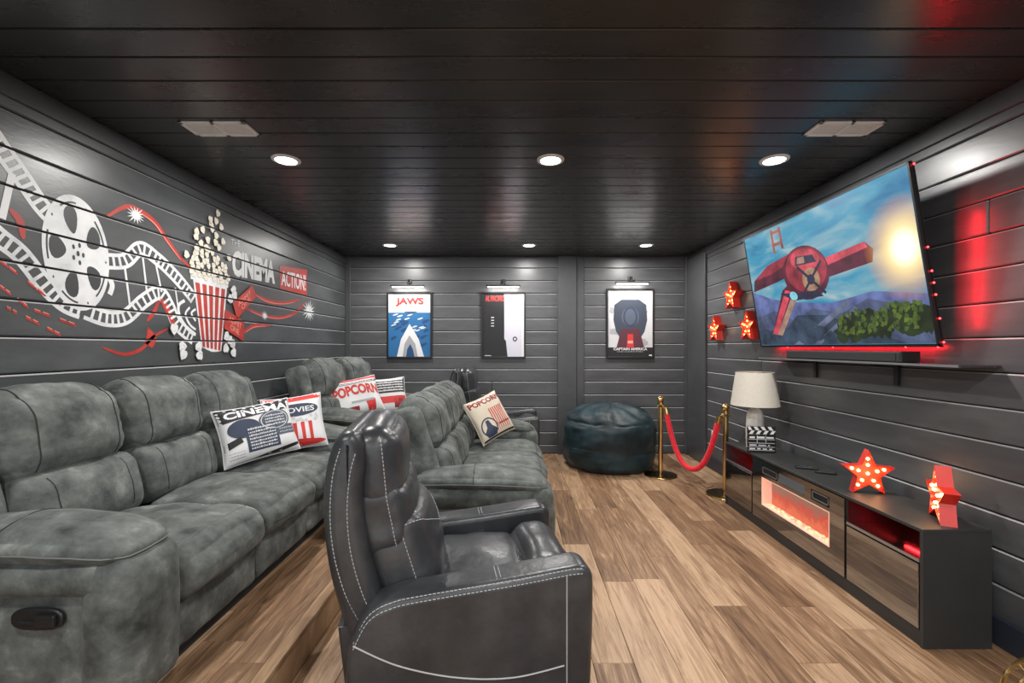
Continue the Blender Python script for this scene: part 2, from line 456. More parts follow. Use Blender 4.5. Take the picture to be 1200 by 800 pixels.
ceiling = struct(boxo('ceiling', (XL-0.1, XR+0.1, YF, YB+0.1, H+0.014, H+0.1), M['gap']))
bmb = bmesh.new(); box(bmb, XL, XR, -PITCH/2+0.0035, PITCH/2-0.0035, 0, 0.014, bev=0.004)
cb_me = bpy.data.meshes.new('board'); bmb.to_mesh(cb_me); bmb.free(); cb_me.materials.append(M['ceil'])
y = 1.715-PITCH/2-PITCH*26
while y < YB-0.02:
    if y > YF+0.08: obj('board', cb_me, None, ceiling, loc=(0, y, H))
    y += PITCH

def wall(name, axis, pos, a0, a1, m, joints, skip=()):
    """axis 'x': wall plane x=pos, boards run along y; axis 'y': plane y=pos, boards run along x.  inward sign from pos"""
    T = 0.018
    sg = 1 if pos < 0 else -1
    back = (pos-sg*T, pos-sg*(T+0.1))
    lo, hi = min(back), max(back)
    if axis == 'x': wl = struct(boxo(name, (lo, hi, a0, a1+0.15, -0.05, H+0.06), M['gap']))
    else: wl = struct(boxo(name, (a0-0.15, a1+0.15, lo, hi, -0.05, H+0.06), M['gap']))
    zs = sorted([z for z in GROOVES if 0.05 < z < H-0.05]+[0.0, H])
    cache = {}
    for i, (z0, z1) in enumerate(zip(zs, zs[1:])):
        cuts = [a0]+sorted(joints.get(i, []))+[a1]
        for c0, c1 in zip(cuts, cuts[1:]):
            key = (round(c1-c0, 3), round(z1-z0, 3))
            if key not in cache:
                bm = bmesh.new(); l, hh = (c1-c0)/2, (z1-z0)/2
                if axis == 'x': box(bm, -T, 0.0, -l+0.001, l-0.001, -hh+0.0030, hh-0.0030, bev=0.0065)
                else: box(bm, -l+0.001, l-0.001, -T, 0.0, -hh+0.0030, hh-0.0030, bev=0.0065)
                if sg < 0:
                    for v in bm.verts:
                        if axis == 'x': v.co.x = -v.co.x
                        else: v.co.y = -v.co.y
                    bmesh.ops.reverse_faces(bm, faces=bm.faces)
                bm.normal_update()
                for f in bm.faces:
                    if 0.5 < f.normal.z < 0.9: f.material_index = 1  # upward chamfers take the painted-in highlight
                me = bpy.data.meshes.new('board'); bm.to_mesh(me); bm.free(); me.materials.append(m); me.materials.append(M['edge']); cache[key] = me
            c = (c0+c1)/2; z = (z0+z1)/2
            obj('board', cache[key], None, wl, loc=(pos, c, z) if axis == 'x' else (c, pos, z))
    return wl
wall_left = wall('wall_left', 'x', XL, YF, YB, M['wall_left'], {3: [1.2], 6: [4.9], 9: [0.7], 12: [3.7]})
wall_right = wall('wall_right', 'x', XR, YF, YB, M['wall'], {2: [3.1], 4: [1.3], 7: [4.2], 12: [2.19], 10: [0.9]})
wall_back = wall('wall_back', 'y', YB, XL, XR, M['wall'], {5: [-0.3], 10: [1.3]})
def strut(name, dims, m='trim', bev=0.004): return struct(boxo(name, dims, M[m], bev=bev))
strut('baseboard_right', (XR-0.018, XR, YF, 5.38, 0, 0.135), 'base')
strut('baseboard_left', (XL, XL+0.018, YF, YB, PLAT_Z, PLAT_Z+0.10))
strut('trim_1', (XL, XL+0.016, YF, YB, 2.50, H))
strut('trim_2', (XR-0.016, XR, YF, YB, 2.50, H))
strut('trim_3', (0.563, 0.81, YB-0.05, YB, 0, H))
strut('trim_4', (0.812, 0.91, YB-0.022, YB, 0, H))
strut('trim_5', (XR-0.03, XR, 5.38, 5.93, 0, H-0.06))
strut('trim_6', (XR-0.045, XR, 5.93, YB, 0, H))
strut('trim_7', (XL, XL+0.07, YB-0.02, YB, 0, H))

# ------------------------------------------------------------------ downlights and vents
def downlight(x, y, label):
    t = thing('downlight', label, 'ceiling light', (x, y, H), 0, 'recessed downlights in the black ceiling')
    latheo('trim_ring', [(0.062,-0.002), (0.066,-0.010), (0.086,-0.006), (0.088,0.0)], M['vent'], t)
    latheo('lens', [(0.0,-0.004), (0.04,-0.004), (0.064,-0.003)], M['lens'], t)
    l = bpy.data.lights.new('downlight_lamp', 'AREA'); l.shape = 'DISK'; l.size = 0.12; l.energy = DOWNLIGHT_W; l.color = (1.0, 0.97, 0.93); l.spread = math.radians(180)
    lo = bpy.data.objects.new('downlight_lamp', l); COL.objects.link(lo); lo.parent = t; lo.location = (0, 0, -0.014)
DL = {(-1.46,2.907): 'downlight between the white ceiling vent and the painted wall mural', (0.23,2.907): 'downlight in the ceiling midway between the two ceiling vents',
      (1.66,2.907): 'downlight in the ceiling beside the vent above the television', (-1.46,5.33): 'downlight in front of the poster with the red title on blue sea',
      (0.17,5.33): 'downlight in front of the half black half white poster', (1.54,5.33): 'downlight above the bean bag and the poster over it'}
for (x, y), lb in DL.items(): downlight(x, y, lb)
for y, b in ((0.49, 'in the added unseen row next before the ceiling vents'), (-1.93, 'in the added unseen row furthest from the ceiling vents')):  # unseen rows carrying on the grid, added for more light
    for x, a in ((-1.46, 'on the mural side'), (0.22, 'along the middle'), (1.62, 'on the television side')): downlight(x, y, 'downlight %s, %s' % (a, b))
def vent(x, y, label):
    t = thing('ceiling_vent', label, 'vent', (x, y, H))
    bm = bmesh.new(); W, D = 0.177, 0.08
    for d in ((-W,W,-D,-D+0.02), (-W,W,D-0.02,D), (-W,-W+0.022,-D,D), (W-0.022,W,-D,D), (-0.012,0.012,-D,D)): box(bm, *d, -0.010, 0, bev=0.002)
    finish('frame', bm, M['vent'], t)
    boxo('backing', (-W+0.02, W-0.02, -D+0.02, D-0.02, -0.003, 0), M['ventdark'], t)
    for i in range(9):
        yy = -D+0.026+i*0.0135
        for xx in (-0.085, 0.085): boxo('slat', (xx-0.07, xx+0.07, yy-0.0035, yy+0.0035, -0.009, -0.003), M['vent'], t)
vent(-1.61, 2.49, 'white slatted ceiling vent near the painted wall mural')
vent(1.80, 2.49, 'white slatted ceiling vent near the television wall')

# ------------------------------------------------------------------ sofas
def sofa(name, label, loc, rotz, nseat, sw, group=None, lever=False, scale=(1,1,1)):
    AW = 0.27; W = 2*AW+nseat*sw
    t = thing(name, label, 'sofa', loc, rotz, group); t.scale = scale
    S = M['suede']
    boxo('base_frame', (0.08, 0.86, 0.03, W-0.03, 0.0, 0.22), M['blkmatte'], t)
    # rear shell
    Puff((0.095, W/2, 0.50), (0.055, W/2-AW+0.06, 0.47), 0.05, (0.01,0,0), tilt=-0.16, wr=0.003).make('back_shell', S, t, 14)
    for i in range(nseat):
        y0 = AW+i*sw; c = y0+sw/2; hw = sw/2-0.004; sd = i+nseat*3
        # seat: waterfall front
        def wseat(v, p):
            v = v.copy(); v.z -= 0.03*max(0, p[0])**3 if p[2] > 0 else 0
            v.z += 0.014*math.exp(-((p[1]*2.2)**2))*(1 if p[2] > 0.5 else 0)*(0.6+0.4*math.cos(p[0]*6))
            return v
        s = Puff((0.635, c, 0.355), (0.325, hw, 0.105), 0.075, (0.03,0.0,0.022), warp=wseat, wr=0.011, wscale=8, seed=sd, ry=0.03)
        so = s.make('seat_cushion', S, t, 26)
        for pth in (lerp_path([(0.72,-1,1),(0.72,1,1)]), lerp_path([(0.05,-1,1),(0.05,1,1)])):
            tubeo('seam', s.line(pth, 0.0), 0.0024, M['piping'], so, 5)
        # footrest panel
        f = Puff((0.855, c, 0.165), (0.05, hw, 0.105), 0.035, (0.012,0,0), wr=0.007, wscale=11, seed=sd+5, ry=0.015)
        f.make('footrest_panel', S, t, 12)
        # lumbar
        l = Puff((0.235, c, 0.565), (0.115, hw, 0.15), 0.075, (0.03,0.0,0.0), tilt=-0.22, wr=0.007, wscale=9, seed=sd+9, ry=0.05)
        lo = l.make('lumbar_cushion', S, t, 18)
        for q in (-0.62, 0.62): tubeo('seam', l.line(lerp_path([(1,q,-0.7),(1,q,0.9)]), 0), 0.0022, M['seam'], lo, 5)
        # headrest
        def wgath(v, p, sd=sd):
            v = v.copy(); e = max(0, min(1, (abs(p[1])-0.62)/0.33)); v.x += 0.003*e*math.sin(p[2]*19+sd+p[1])*(1 if p[0] > 0 else 0)
            v.z += 0.002*e*math.sin(p[0]*15+sd)*(1 if p[2] > 0.9 else 0)
            return v
        h = Puff((0.145, c, 0.86), (0.125, hw, 0.19), 0.115, (0.035,0.0,0.03), tilt=-0.20, warp=wgath, wr=0.008, wscale=8, seed=sd+13, ry=0.09)
        ho = h.make('headrest_cushion', S, t, 28)
        for q in (-0.66, 0.66): tubeo('seam', h.line(lerp_path([(1,q,-0.9),(1,q,0.95),(0.2,q,1)]), 0), 0.0030, M['seam'], ho, 5)
    for sd_, y0 in ((0, 0.0), (1, W-AW)):
        out = y0+0.0 if sd_ == 0 else y0+AW
        sgn = 1 if sd_ == 0 else -1
        def Y(d): return out+sgn*d
        yc = y0+AW/2
        # wing at the end of the back
        Puff((0.155, Y(AW-0.045), 0.70), (0.105, 0.06, 0.31), 0.055, (0.01,0.0,0.0), tilt=-0.27, wr=0.005, seed=sd_).make('back_wing', S, t, 12)
        arm = Puff((0.865, yc, 0.285), (0.085, AW/2, 0.255), 0.06, (0.02,0.004,0.0), wr=0.004, seed=4+sd_).make('arm', S, t, 12)
        roll = Puff((0.43, yc, 0.475), (0.45, AW/2+0.004, 0.062), 0.05, (0,0.004,0), wr=0.003, seed=6).make('arm_roll', S, arm, 10)
        pa, pb = sorted((Y(0.028), Y(0.10)))
        Puff((0.41, (pa+pb)/2, 0.235), (0.42, (pb-pa)/2, 0.205), 0.015, (0,0.006,0), wr=0.002).make('side_panel', S, arm, 10)
        ia, ib = sorted((Y(AW-0.10), Y(AW-0.01)))
        Puff((0.41, (ia+ib)/2, 0.27), (0.42, (ib-ia)/2, 0.23), 0.02, (0,0,0), wr=0.0).make('inner_panel', S, arm, 6)
        def wpad(v, p):
            v = v.copy(); v.z += -0.030*max(0, p[0])**2-0.012*max(0, -p[0])**2 
            v.y *= 1-0.18*max(0, -p[0])-0.22*max(0, p[0])**5
            return v
        pd = Puff((0.55, yc, 0.575), (0.36, AW/2+0.002, 0.040), 0.038, (0.02,0.012,0.040), warp=wpad, wr=0.007, wscale=9, seed=8+sd_)
        po = pd.make('arm_pad', S, arm, 16)
        ring = [(-1,-1,-0.1),(1,-1,-0.1),(1,1,-0.1),(-1,1,-0.1),(-1,-1,-0.1)]
        tubeo('piping', pd.line(lerp_path(ring, 16), 0.001)[:-1], 0.0035, M['piping'], arm, 5, closed=True)
        tubeo('seam', pd.line(lerp_path([(-0.1,-1,-0.1),(-0.1,-1,1),(-0.1,1,1),(-0.1,1,-0.1)], 8), 0.0005), 0.0022, M['seam'], arm, 5)
    if lever:
        bm = bmesh.new(); P = []
        for k in range(24):
            a = 2*PI*k/24; P.append((0.655+math.copysign(abs(math.cos(a))**0.6, math.cos(a))*0.085, 0.355+math.copysign(abs(math.sin(a))**0.8, math.sin(a))*0.036))
        profile_solid(bm, P, 0.008, 0.024, 0.006, 3)
        lv = finish('release_handle', bm, M['blk'], t, True, label='black plastic recliner release handle')
        boxo('pull_lever', (0.655, 0.725, -0.004, 0.012, 0.335, 0.375), M['blk'], lv, bev=0.006, seg=2)
        boxo('pull_tab', (0.605, 0.66, 0.002, 0.012, 0.345, 0.352), M['gap'], lv)
    return t
sofa('reclining_sofa', 'long grey suede reclining sofa on the raised step under the painted mural', (-2.20, 1.46, PLAT_Z), 0, 3, 0.56, lever=True)
sofa('reclining_sofa', 'grey suede reclining sofa on the lower floor behind the black leather recliner', (-0.82, 2.75, 0), 0, 3, 0.56, scale=(1.11,1,1.0))
sofa('reclining_loveseat', 'two-seat grey suede loveseat angled in the back corner of the room', (-2.19, 4.10, PLAT_Z), math.radians(-10), 2, 0.56, scale=(1,1,1.05))

# ------------------------------------------------------------------ leather recliners
def recliner(name, label, loc, rotz, scale=1.0):
    t = thing(name, label, 'recliner', loc, rotz); t.scale = (scale,)*3
    L = M['leather']; W = 0.80; AWD = 0.15
    boxo('base_frame', (0.06, 0.84, 0.05, W-0.05, 0, 0.20), M['blkmatte'], t)
    armP = crom([(0.045,0.06), (0.03,0.14), (0.022,0.28), (0.035,0.385), (0.09,0.485), (0.18,0.528), (0.30,0.543), (0.60,0.566), (0.80,0.586), (0.865,0.588), (0.90,0.562), (0.908,0.50), (0.905,0.30), (0.895,0.10), (0.885,0.05), (0.84,0.018), (0.6,0.015), (0.3,0.015), (0.10,0.018)], 5, closed=True)
    for s in (0, 1):
        y0, y1 = (0, AWD) if s == 0 else (W-AWD, W)
        bm = bmesh.new(); profile_solid(bm, armP, y0, y1, 0.030, 5); arm = finish('arm', bm, L, t, True)
        yo = -0.001 if s == 0 else W+0.001
        bm = bmesh.new()
        # piping on the outer side: curved character line, vertical front line, double line along the top
        for (pp) in ([(0.05,0.39), (0.2,0.305), (0.4,0.240), (0.6,0.215), (0.79,0.235)],):
            tube(bm, [(p[0], yo, p[1]) for p in crom(pp, 8)], 0.0032, 5)
        tube(bm, [(0.80, yo, 0.05), (0.80, yo, 0.56)], 0.0025, 5)
        finish('piping', bm, M['stitch'], arm, True)
        bm = bmesh.new(); yi = y0+0.028 if s == 0 else y1-0.028
        top = crom([(0.05,0.40), (0.10,0.490), (0.18,0.528), (0.30,0.543), (0.60,0.566), (0.80,0.586), (0.86,0.588)], 8)
        sg = 1 if s == 0 else -1
        dashes(bm, [(p[0], y0+0.0075 if s == 0 else y1-0.0075, p[1]-0.0075) for p in top])
        dashes(bm, [(p[0], y0+0.0002 if s == 0 else y1-0.0002, p[1]-0.023) for p in top])
        for xx in (0.545, 0.56): dashes(bm, [(xx, y0+0.02, 0.558), (xx, y0+0.035, 0.5630), (xx, y1-0.035, 0.5630), (xx, y1-0.02, 0.558), (xx, y1+0.001 if s == 0 else y0-0.001, 0.49)])
        finish('stitching', bm, M['stitch'], arm, kind='stuff')
    # back shell
    bk = crom([(0.04,0.30), (-0.015,0.45), (-0.055,0.62), (-0.072,0.80), (-0.065,0.95), (-0.035,1.06), (0.005,1.095), (0.05,1.085), (0.075,1.0), (0.065,0.85), (0.085,0.68), (0.13,0.50), (0.17,0.36), (0.11,0.28)], 5, closed=True)
    bm = bmesh.new(); profile_solid(bm, bk, 0.085, W-0.085, 0.048, 6); shell = finish('back_shell', bm, L, t, True)
    bm = bmesh.new()
    for ins in (0.030, 0.088):
        line = crom([(0.04+ins*0.9,0.40), (-0.02+ins,0.52), (-0.058+ins,0.66), (-0.072+ins,0.80), (-0.064+ins,0.94), (-0.035+ins*0.9,1.05-ins*0.3)], 8)
        for yy in (0.0835+max(0, 0.034-ins)*0.6, W-0.0835-max(0, 0.034-ins)*0.6): dashes(bm, [(p[0], yy, p[1]) for p in line])
    finish('stitching', bm, M['stitch'], shell, kind='stuff')
    cy = W/2
    h = Puff((0.108, cy, 0.945), (0.088, 0.275, 0.155), 0.085, (0.022,0.0,0.012), tilt=-0.10, wr=0.006, wscale=6, seed=3, ry=0.075)
    ho = h.make('headrest', L, t, 24)
    def wgather(v, p):
        v = v.copy(); g = math.exp(-((p[2]-0.9)*2.5)**2)
        v.x += 0.006*g*math.sin(p[1]*16) if p[0] > 0 else 0
        return v
    u = Puff((0.125, cy, 0.755), (0.105, 0.265, 0.135), 0.07, (0.03,0,0), tilt=-0.2, warp=wgather, wr=0.008, wscale=8, seed=7, ry=0.06)
    uo = u.make('upper_back_cushion', L, t, 24)
    l = Puff((0.195, cy, 0.585), (0.115, 0.262, 0.185), 0.085, (0.05,0,0.0), tilt=-0.30, wr=0.007, wscale=6, seed=11, ry=0.06)
    lo = l.make('lumbar_cushion', L, t, 24)
    bm = bmesh.new()
    for P_ in (h, u, l):
        for q in (-1, 1): dashes(bm, P_.line(lerp_path([(0.35,q,-0.9),(0.35,q,0.9)], 20), 0.001))
    dashes(bm, l.line(lerp_path([(0.4,-1,0.75),(1,-0.7,0.55),(1,0,0.1),(1,0.7,0.55)], 12), 0.001))
    finish('stitching', bm, M['stitch'], lo, kind='stuff')
    def wseat(v, p):
        v = v.copy(); v.z += 0.012*math.exp(-(p[1]*2)**2)*(1 if p[2] > 0 else 0); return v
    Puff((0.50, cy, 0.41), (0.22, 0.248, 0.085), 0.07, (0.0,0.0,0.02), warp=wseat, wr=0.008, wscale=8, seed=2).make('seat_cushion', L, t, 16)
    b = Puff((0.79, cy, 0.435), (0.115, 0.248, 0.105), 0.095, (0.01,0.0,0.015), wr=0.006, wscale=8, seed=5); b.make('seat_bolster', L, t, 16)
    Puff((0.86, cy, 0.19), (0.04, 0.245, 0.155), 0.03, (0.01,0,0), wr=0.004, seed=6).make('footrest_panel', L, t, 10)
    bm = bmesh.new(); P = [(0.72+0.075*math.cos(2*PI*k/20), 0.155+0.018*math.sin(2*PI*k/20)) for k in range(20)]
    profile_solid(bm, P, -0.012, 0.004, 0.004, 3); finish('recline_lever', bm, M['chrome'], t, True, label='chrome recline lever')
    bm = bmesh.new(); profile_solid(bm, [(-0.02,0.40), (0.05,0.40), (0.09,0.03), (0.02,0.03)], 0.10, W-0.10, 0.01, 2); finish('rear_flap', bm, L, t, False)
    return t
recliner('leather_recliner', 'black slate leather recliner with pale stitching beside the raised step', (-0.596, 1.53, 0), math.radians(10))
recliner('leather_recliner', 'black leather recliner against the back wall beyond the suede sofa', (-0.68, 5.06, 0), math.radians(0), 1.06)

# ------------------------------------------------------------------ cushions with printed covers
def pillow(name, label, loc, yaw, lean, roll, a, b, T, cover, shapes, seed=0):
    """a x b half sizes; front faces local -Y before yaw; base centre at loc; rolled in its plane, leaned back"""
    t = thing(name, label, 'pillow', loc, 0)
    R = Matrix.Rotation(yaw, 3, 'Z') @ Matrix.Rotation(-lean, 3, 'X') @ Matrix.Rotation(roll, 3, 'Y')
    up = abs(a*math.sin(roll))+abs(b*math.cos(roll))*0.93
    C = R @ Vector((0,0,0)) + Matrix.Rotation(yaw, 3, 'Z') @ Vector((0, math.sin(lean)*up, math.cos(lean)*up+0.6*T*math.sin(lean)))
    def surf(u, v, side, off=0.0):
        uu, vv = abs(u)**1.0, abs(v)**1.0
        th = T*max(0.0, (1-u**4)*(1-v**4))**0.55+0.004
        th *= 1+0.10*noise.noise(Vector((u*2.2+seed, v*2.2, side)))
        x = a*u*(1-0.07*(1-v*v)*u*u); z = b*v*(1-0.07*(1-u*u)*v*v)
        return R @ Vector((x, -side*(th+off), z))+C
    bm = bmesh.new(); n = 24
    g = [math.sin((-1+2*i/n)*PI/2) for i in range(n+1)]
    for side in (1, -1):
        V = [[bm.verts.new(surf(g[i], g[j], side)) for j in range(n+1)] for i in range(n+1)]
        for i in range(n):
            for j in range(n):
                f = (V[i][j], V[i+1][j], V[i+1][j+1], V[i][j+1]); bm.faces.new(f if side > 0 else f[::-1])
    bmesh.ops.remove_doubles(bm, verts=bm.verts, dist=0.0085*0+1e-4)
    # close the rim between the two sides
    bmesh.ops.recalc_face_normals(bm, faces=bm.faces)
    finish('cover', bm, cover, t, True)
    rim = [(-1,-1), (1,-1), (1,1), (-1,1), (-1,-1)]; pts = []
    for (p, q) in zip(rim, rim[1:]):
        for k in range(14): pts.append((surf(p[0]+(q[0]-p[0])*k/14, p[1]+(q[1]-p[1])*k/14, 1)+surf(p[0]+(q[0]-p[0])*k/14, p[1]+(q[1]-p[1])*k/14, -1))/2)
    tubeo('piping', pts, 0.0055, cover, t, 6, closed=True)
    shapes.build(lambda x, y, li: surf(max(-0.99, min(0.99, x)), max(-0.99, min(0.99, y)), 1, 0.0016+0.0001*li), ink, t, maxedge=0.16, kind='stuff')
    return t
rnd = random.Random(11)
def scribble(S, key, x0, x1, y, h):
    x = x0; S.nxt(); S.hold = True
    while x < x1:
        wd = rnd.uniform(0.02, 0.06); S.rect(key, x, y, min(x+wd, x1), y+h*rnd.uniform(0.6, 1)); x += wd+0.015
    S.hold = False
# cinema cushion
S = Shapes()
S.poly('black', [(-0.98,0.98), (-0.98,0.44), (-0.5,0.50), (0,0.55), (0.5,0.57), (0.98,0.58), (0.98,0.98)])
S.ell('navy', -0.42, 0.16, 0.42, 0.33, 0.1); S.ell('slate', 0.42, 0.25, 0.44, 0.38, 0.05); S.rect('navy', -0.42, -0.72, 0.42, 0.2, 4); S.rect('slate', 0.35, -0.35, 0.96, 0.0, 3)
S.poly('black', [(-0.98,-0.25), (-0.55,-0.1), (-0.5,-0.3), (-0.98,-0.5)]); S.poly('black', [(-0.35,-0.98), (0.55,-0.80), (0.98,-0.72), (0.98,-0.82), (0.4,-0.98)])
S.ring('lightgrey', 0.42, 0.25, 0.36, 0.39, 0.85)
S.textbox('white', 'CINEMA', -0.82, 0.56, 0.88, 0.84, 0.035, 0.03)
for i in range(7): scribble(S, 'lightgrey', -0.34, 0.36, -0.64+i*0.115, 0.07)
for i in range(4): scribble(S, 'lightgrey', 0.15, 0.70, 0.06+i*0.11, 0.065)
for i in range(2): scribble(S, 'grey', 0.46, 0.9, -0.28+i*0.12, 0.06)
for i in range(3): scribble(S, 'grey', -0.9, -0.5, -0.62-i*0.1, 0.03)
pillow('cinema_cushion', 'white and navy printed pillow with CINEMA lettering on the suede sofa', (-1.66, 2.98, PLAT_Z+0.475), math.radians(47), 0.34, math.radians(-7), 0.235, 0.185, 0.07, ink('white'), S, 1)
# red popcorn cushion behind it
S = Shapes()
S.poly('red', [(-0.98,0.98), (-0.98,0.74), (0.98,0.80), (0.98,0.98)]); S.ell('navy', 0.1, 0.42, 0.75, 0.24)
for i in range(5):
    x = -0.62+i*0.26; S.poly('red', [(x,-0.05), (x+0.13,-0.05), (x+0.12,-0.9), (x+0.02,-0.9)])
S.ell('red', 0.1, -0.82, 0.8, 0.15, wob=0.08); S.ell('red', -0.7, -0.6, 0.22, 0.25)
S.textbox('white', 'MOVIES', -0.5, 0.32, 0.7, 0.52, 0.02)
for k in range(14): S.ell('lightgrey', rnd.uniform(-0.6,0.8), rnd.uniform(0.0,0.18), 0.05, 0.05)
pillow('popcorn_cushion', 'red and white striped popcorn pillow tucked behind the CINEMA pillow', (-1.58, 3.28, PLAT_Z+0.475), math.radians(30), 0.30, math.radians(-6), 0.20, 0.20, 0.06, ink('white'), S, 2)
# POPCORN cushion on the loveseat
S = Shapes()
S.rect('black', -0.98, 0.62, 0.98, 0.74, 6); S.rect('red', -0.98, 0.82, 0.98, 0.98, 6)
S.textbox('red', 'POPCORN', -0.9, -0.12, 0.92, 0.44, 0.045, 0.14)
S.poly('red', [(0.25,-0.35), (0.65,-0.35), (0.6,-0.95), (0.3,-0.95)]); S.rect('darkred', -0.5, -0.9, -0.05, -0.6, 3); S.rect('grey', -0.3, -0.42, 0.6, -0.30, 4)
scribble(S, 'white', -0.9, 0.9, 0.64, 0.08)
pillow('popcorn_cushion', 'white pillow with large red POPCORN lettering on the corner loveseat', (-1.60, 4.66, PLAT_Z+0.50), math.radians(40), 0.42, math.radians(-8), 0.275, 0.20, 0.07, ink('white'), S, 3)
S = Shapes()
S.rect('black', -0.98, 0.05, 0.98, 0.98, 6); S.rect('red', -0.98, -0.55, 0.98, -0.15, 6); S.rect('darkred', 0.3, -0.85, 0.98, -0.3, 3)
for i in range(5): scribble(S, 'white', -0.9, 0.9, 0.15+i*0.16, 0.10)
pillow('film_cushion', 'black and white scribbled pillow with a red band behind the POPCORN pillow', (-1.40, 5.03, PLAT_Z+0.50), math.radians(22), 0.40, math.radians(-4), 0.21, 0.20, 0.06, ink('white'), S, 4)
# striped bucket cushion on the middle sofa
S = Shapes()
S.textbox('darkred', 'POPCORN', -0.92, 0.62, 0.92, 0.9, 0.04)
for i in range(7):
    x = -0.1+i*0.12; S.poly('red', [(x,0.35), (x+0.055,0.35), (x+0.05,-0.75), (x+0.015,-0.75)])
S.ring('navy', -0.45, -0.42, 0.38, 0.44); S.poly('navy', [(-0.55,-0.1), (-0.38,-0.1), (-0.3,-0.4), (-0.1,-0.6), (-0.2,-0.85), (-0.7,-0.85), (-0.8,-0.6), (-0.6,-0.4)])
S.rect('black', -0.95, -0.96, 0.95, -0.88, 6); scribble(S, 'darkred', 0.1, 0.75, -0.5, 0.1)
pillow('bucket_cushion', 'cream pillow printed with a red striped popcorn bucket and navy film reel', (-0.18, 4.33, 0.475), math.radians(38), 0.45, math.radians(-17), 0.215, 0.215, 0.07, ink('cream'), S, 5)

# ------------------------------------------------------------------ mural painted on the left wall
mur = thing('wall_mural', 'painted white and red cinema mural with film reel and popcorn on black boards', 'mural', (XL, 3.0, 1.9))
def wp(px, py):
    """a point of the left wall, as (along the room, height)"""
    y = -XL*F/(VPX-px); return (y, CAMZ-(py-VPY)*y/F)
def mural_map(x, y, li): return Vector((0.0010+0.00004*li, x-3.0, y-1.9))
def groove_cut(bm):
    for g in GROOVES:
        for d in (-0.006, 0.006):
            bmesh.ops.bisect_plane(bm, geom=bm.verts[:]+bm.edges[:]+bm.faces[:], plane_co=(0, 0, g-1.9+d), plane_no=(0, 0, 1), dist=1e-6)
        bmesh.ops.delete(bm, geom=[f for f in bm.faces if abs(f.calc_center_median().z-(g-1.9)) < 0.006], context='FACES')
MUR = {'white': 'mural', 'red': 'mural_red', 'pink': 'mural_pink', 'cream': 'mural_cream', 'dark': 'mural_dark', 'redbox': 'mural_red', 'line': 'mural_line'}
M['mural_line'] = mat('mural_grey_line', (0.20,0.19,0.17), 0.5)
def mbuild(S, nm, li0=0):
    return S.build(lambda x, y, li: mural_map(x, y, li+li0*8), lambda k: M[MUR[k]], mur, nm, cut=groove_cut)
W_ = lambda L: [wp(*p) for p in L]
# film strips: ladders of two rails and rungs
def ladder(S, pts, wd, rung=0.035):
    P = crom([Vector((*p, 0)) for p in pts], 10); N = len(P)
    off = []
    for i in range(N):
        t = (P[min(i+1, N-1)]-P[max(i-1, 0)]).normalized(); off.append(Vector((-t.y, t.x, 0)))
    for sg in (-0.42, 0.42): S.strip('white', [tuple(P[i]+off[i]*wd*sg)[:2] for i in range(N)], wd*0.24, 0)
    acc = 0
    for i in range(1, N):
        acc += (P[i]-P[i-1]).length
        if acc > rung:
            acc = 0; a, b = P[i]+off[i]*wd*0.34, P[i]-off[i]*wd*0.34
            S.strip('white', [tuple(a)[:2], tuple(b)[:2]], 0.016, 0)
S = Shapes()
ladder(S, W_([(-22,140), (0,172), (25,207), (46,238), (62,256)]), 0.085); S.strip('white', W_([(14,203),(2,256)]), 0.03, 0); mbuild(S, 'film_strip'); S = Shapes()
ladder(S, W_([(-20,262), (0,279), (25,299), (53,334), (75,355), (95,364)]), 0.085); mbuild(S, 'film_strip'); S = Shapes()
ladder(S, W_([(126,306), (147,305), (165,291), (185,304), (197,315), (212,331), (227,350)]), 0.082); mbuild(S, 'film_strip'); S = Shapes()
ladder(S, W_([(100,364), (125,373), (147,371), (169,352), (187,343), (198,358), (208,380), (227,397)]), 0.085)
for a, b, wd in (((146,314),(152,358),0.014), ((167,302),(172,344),0.014), ((182,308),(189,342),0.014), ((205,337),(208,358),0.012)):
    S.strip('white', W_([a, b]), wd, 0)
S.strip('white', W_([(216,352), (209,358), (211,372), (222,388), (229,392)]), 0.022); S.strip('white', W_([(222,360), (217,368), (222,380), (229,386)]), 0.016); S.strip('white', W_([(229,362), (224,367), (229,376)]), 0.016)
mbuild(S, 'film_strip')
# reel
S = Shapes(); rc = wp(91, 297); rx, rz = 0.178, 0.290
def rp(u, v): return (rc[0]+u*rx+0.10*v*rx*-1, rc[1]+v*rz)
S.poly('white', [rp(math.cos(2*PI*k/40), math.sin(2*PI*k/40)) for k in range(40)])
for k in range(5):
    a = PI/2+2*PI*k/5+0.25; c = (0.58*math.cos(a), 0.58*math.sin(a)); P = []
    for j in range(16):
        b = 2*PI*j/16; q = 0.24*math.cos(b); s_ = 0.19*math.sin(b)*(1+0.35*math.cos(b))
        P.append(rp(c[0]+q*math.cos(a)-s_*math.sin(a), c[1]+q*math.sin(a)+s_*math.cos(a)))
    S.poly('dark', P)
    for (rr, sz) in ((0.16, 0.045), (0.88, 0.025)):
        aa = a+PI/5; S.poly('dark', [rp(rr*math.cos(aa)+sz*math.cos(2*PI*j/8), rr*math.sin(aa)+sz*math.sin(2*PI*j/8)) for j in range(8)])
    S.strip('dark', [rp(0.87*math.cos(a+d), 0.87*math.sin(a+d)) for d in (-0.28, -0.1, 0.1, 0.28)], 0.009)
S.poly('dark', [rp(0.05*math.cos(2*PI*j/8), 0.05*math.sin(2*PI*j/8)) for j in range(8)])
S.strip('white', W_([(128,326), (131,335), (128,345)]), 0.03)
mbuild(S, 'film_reel', 2)
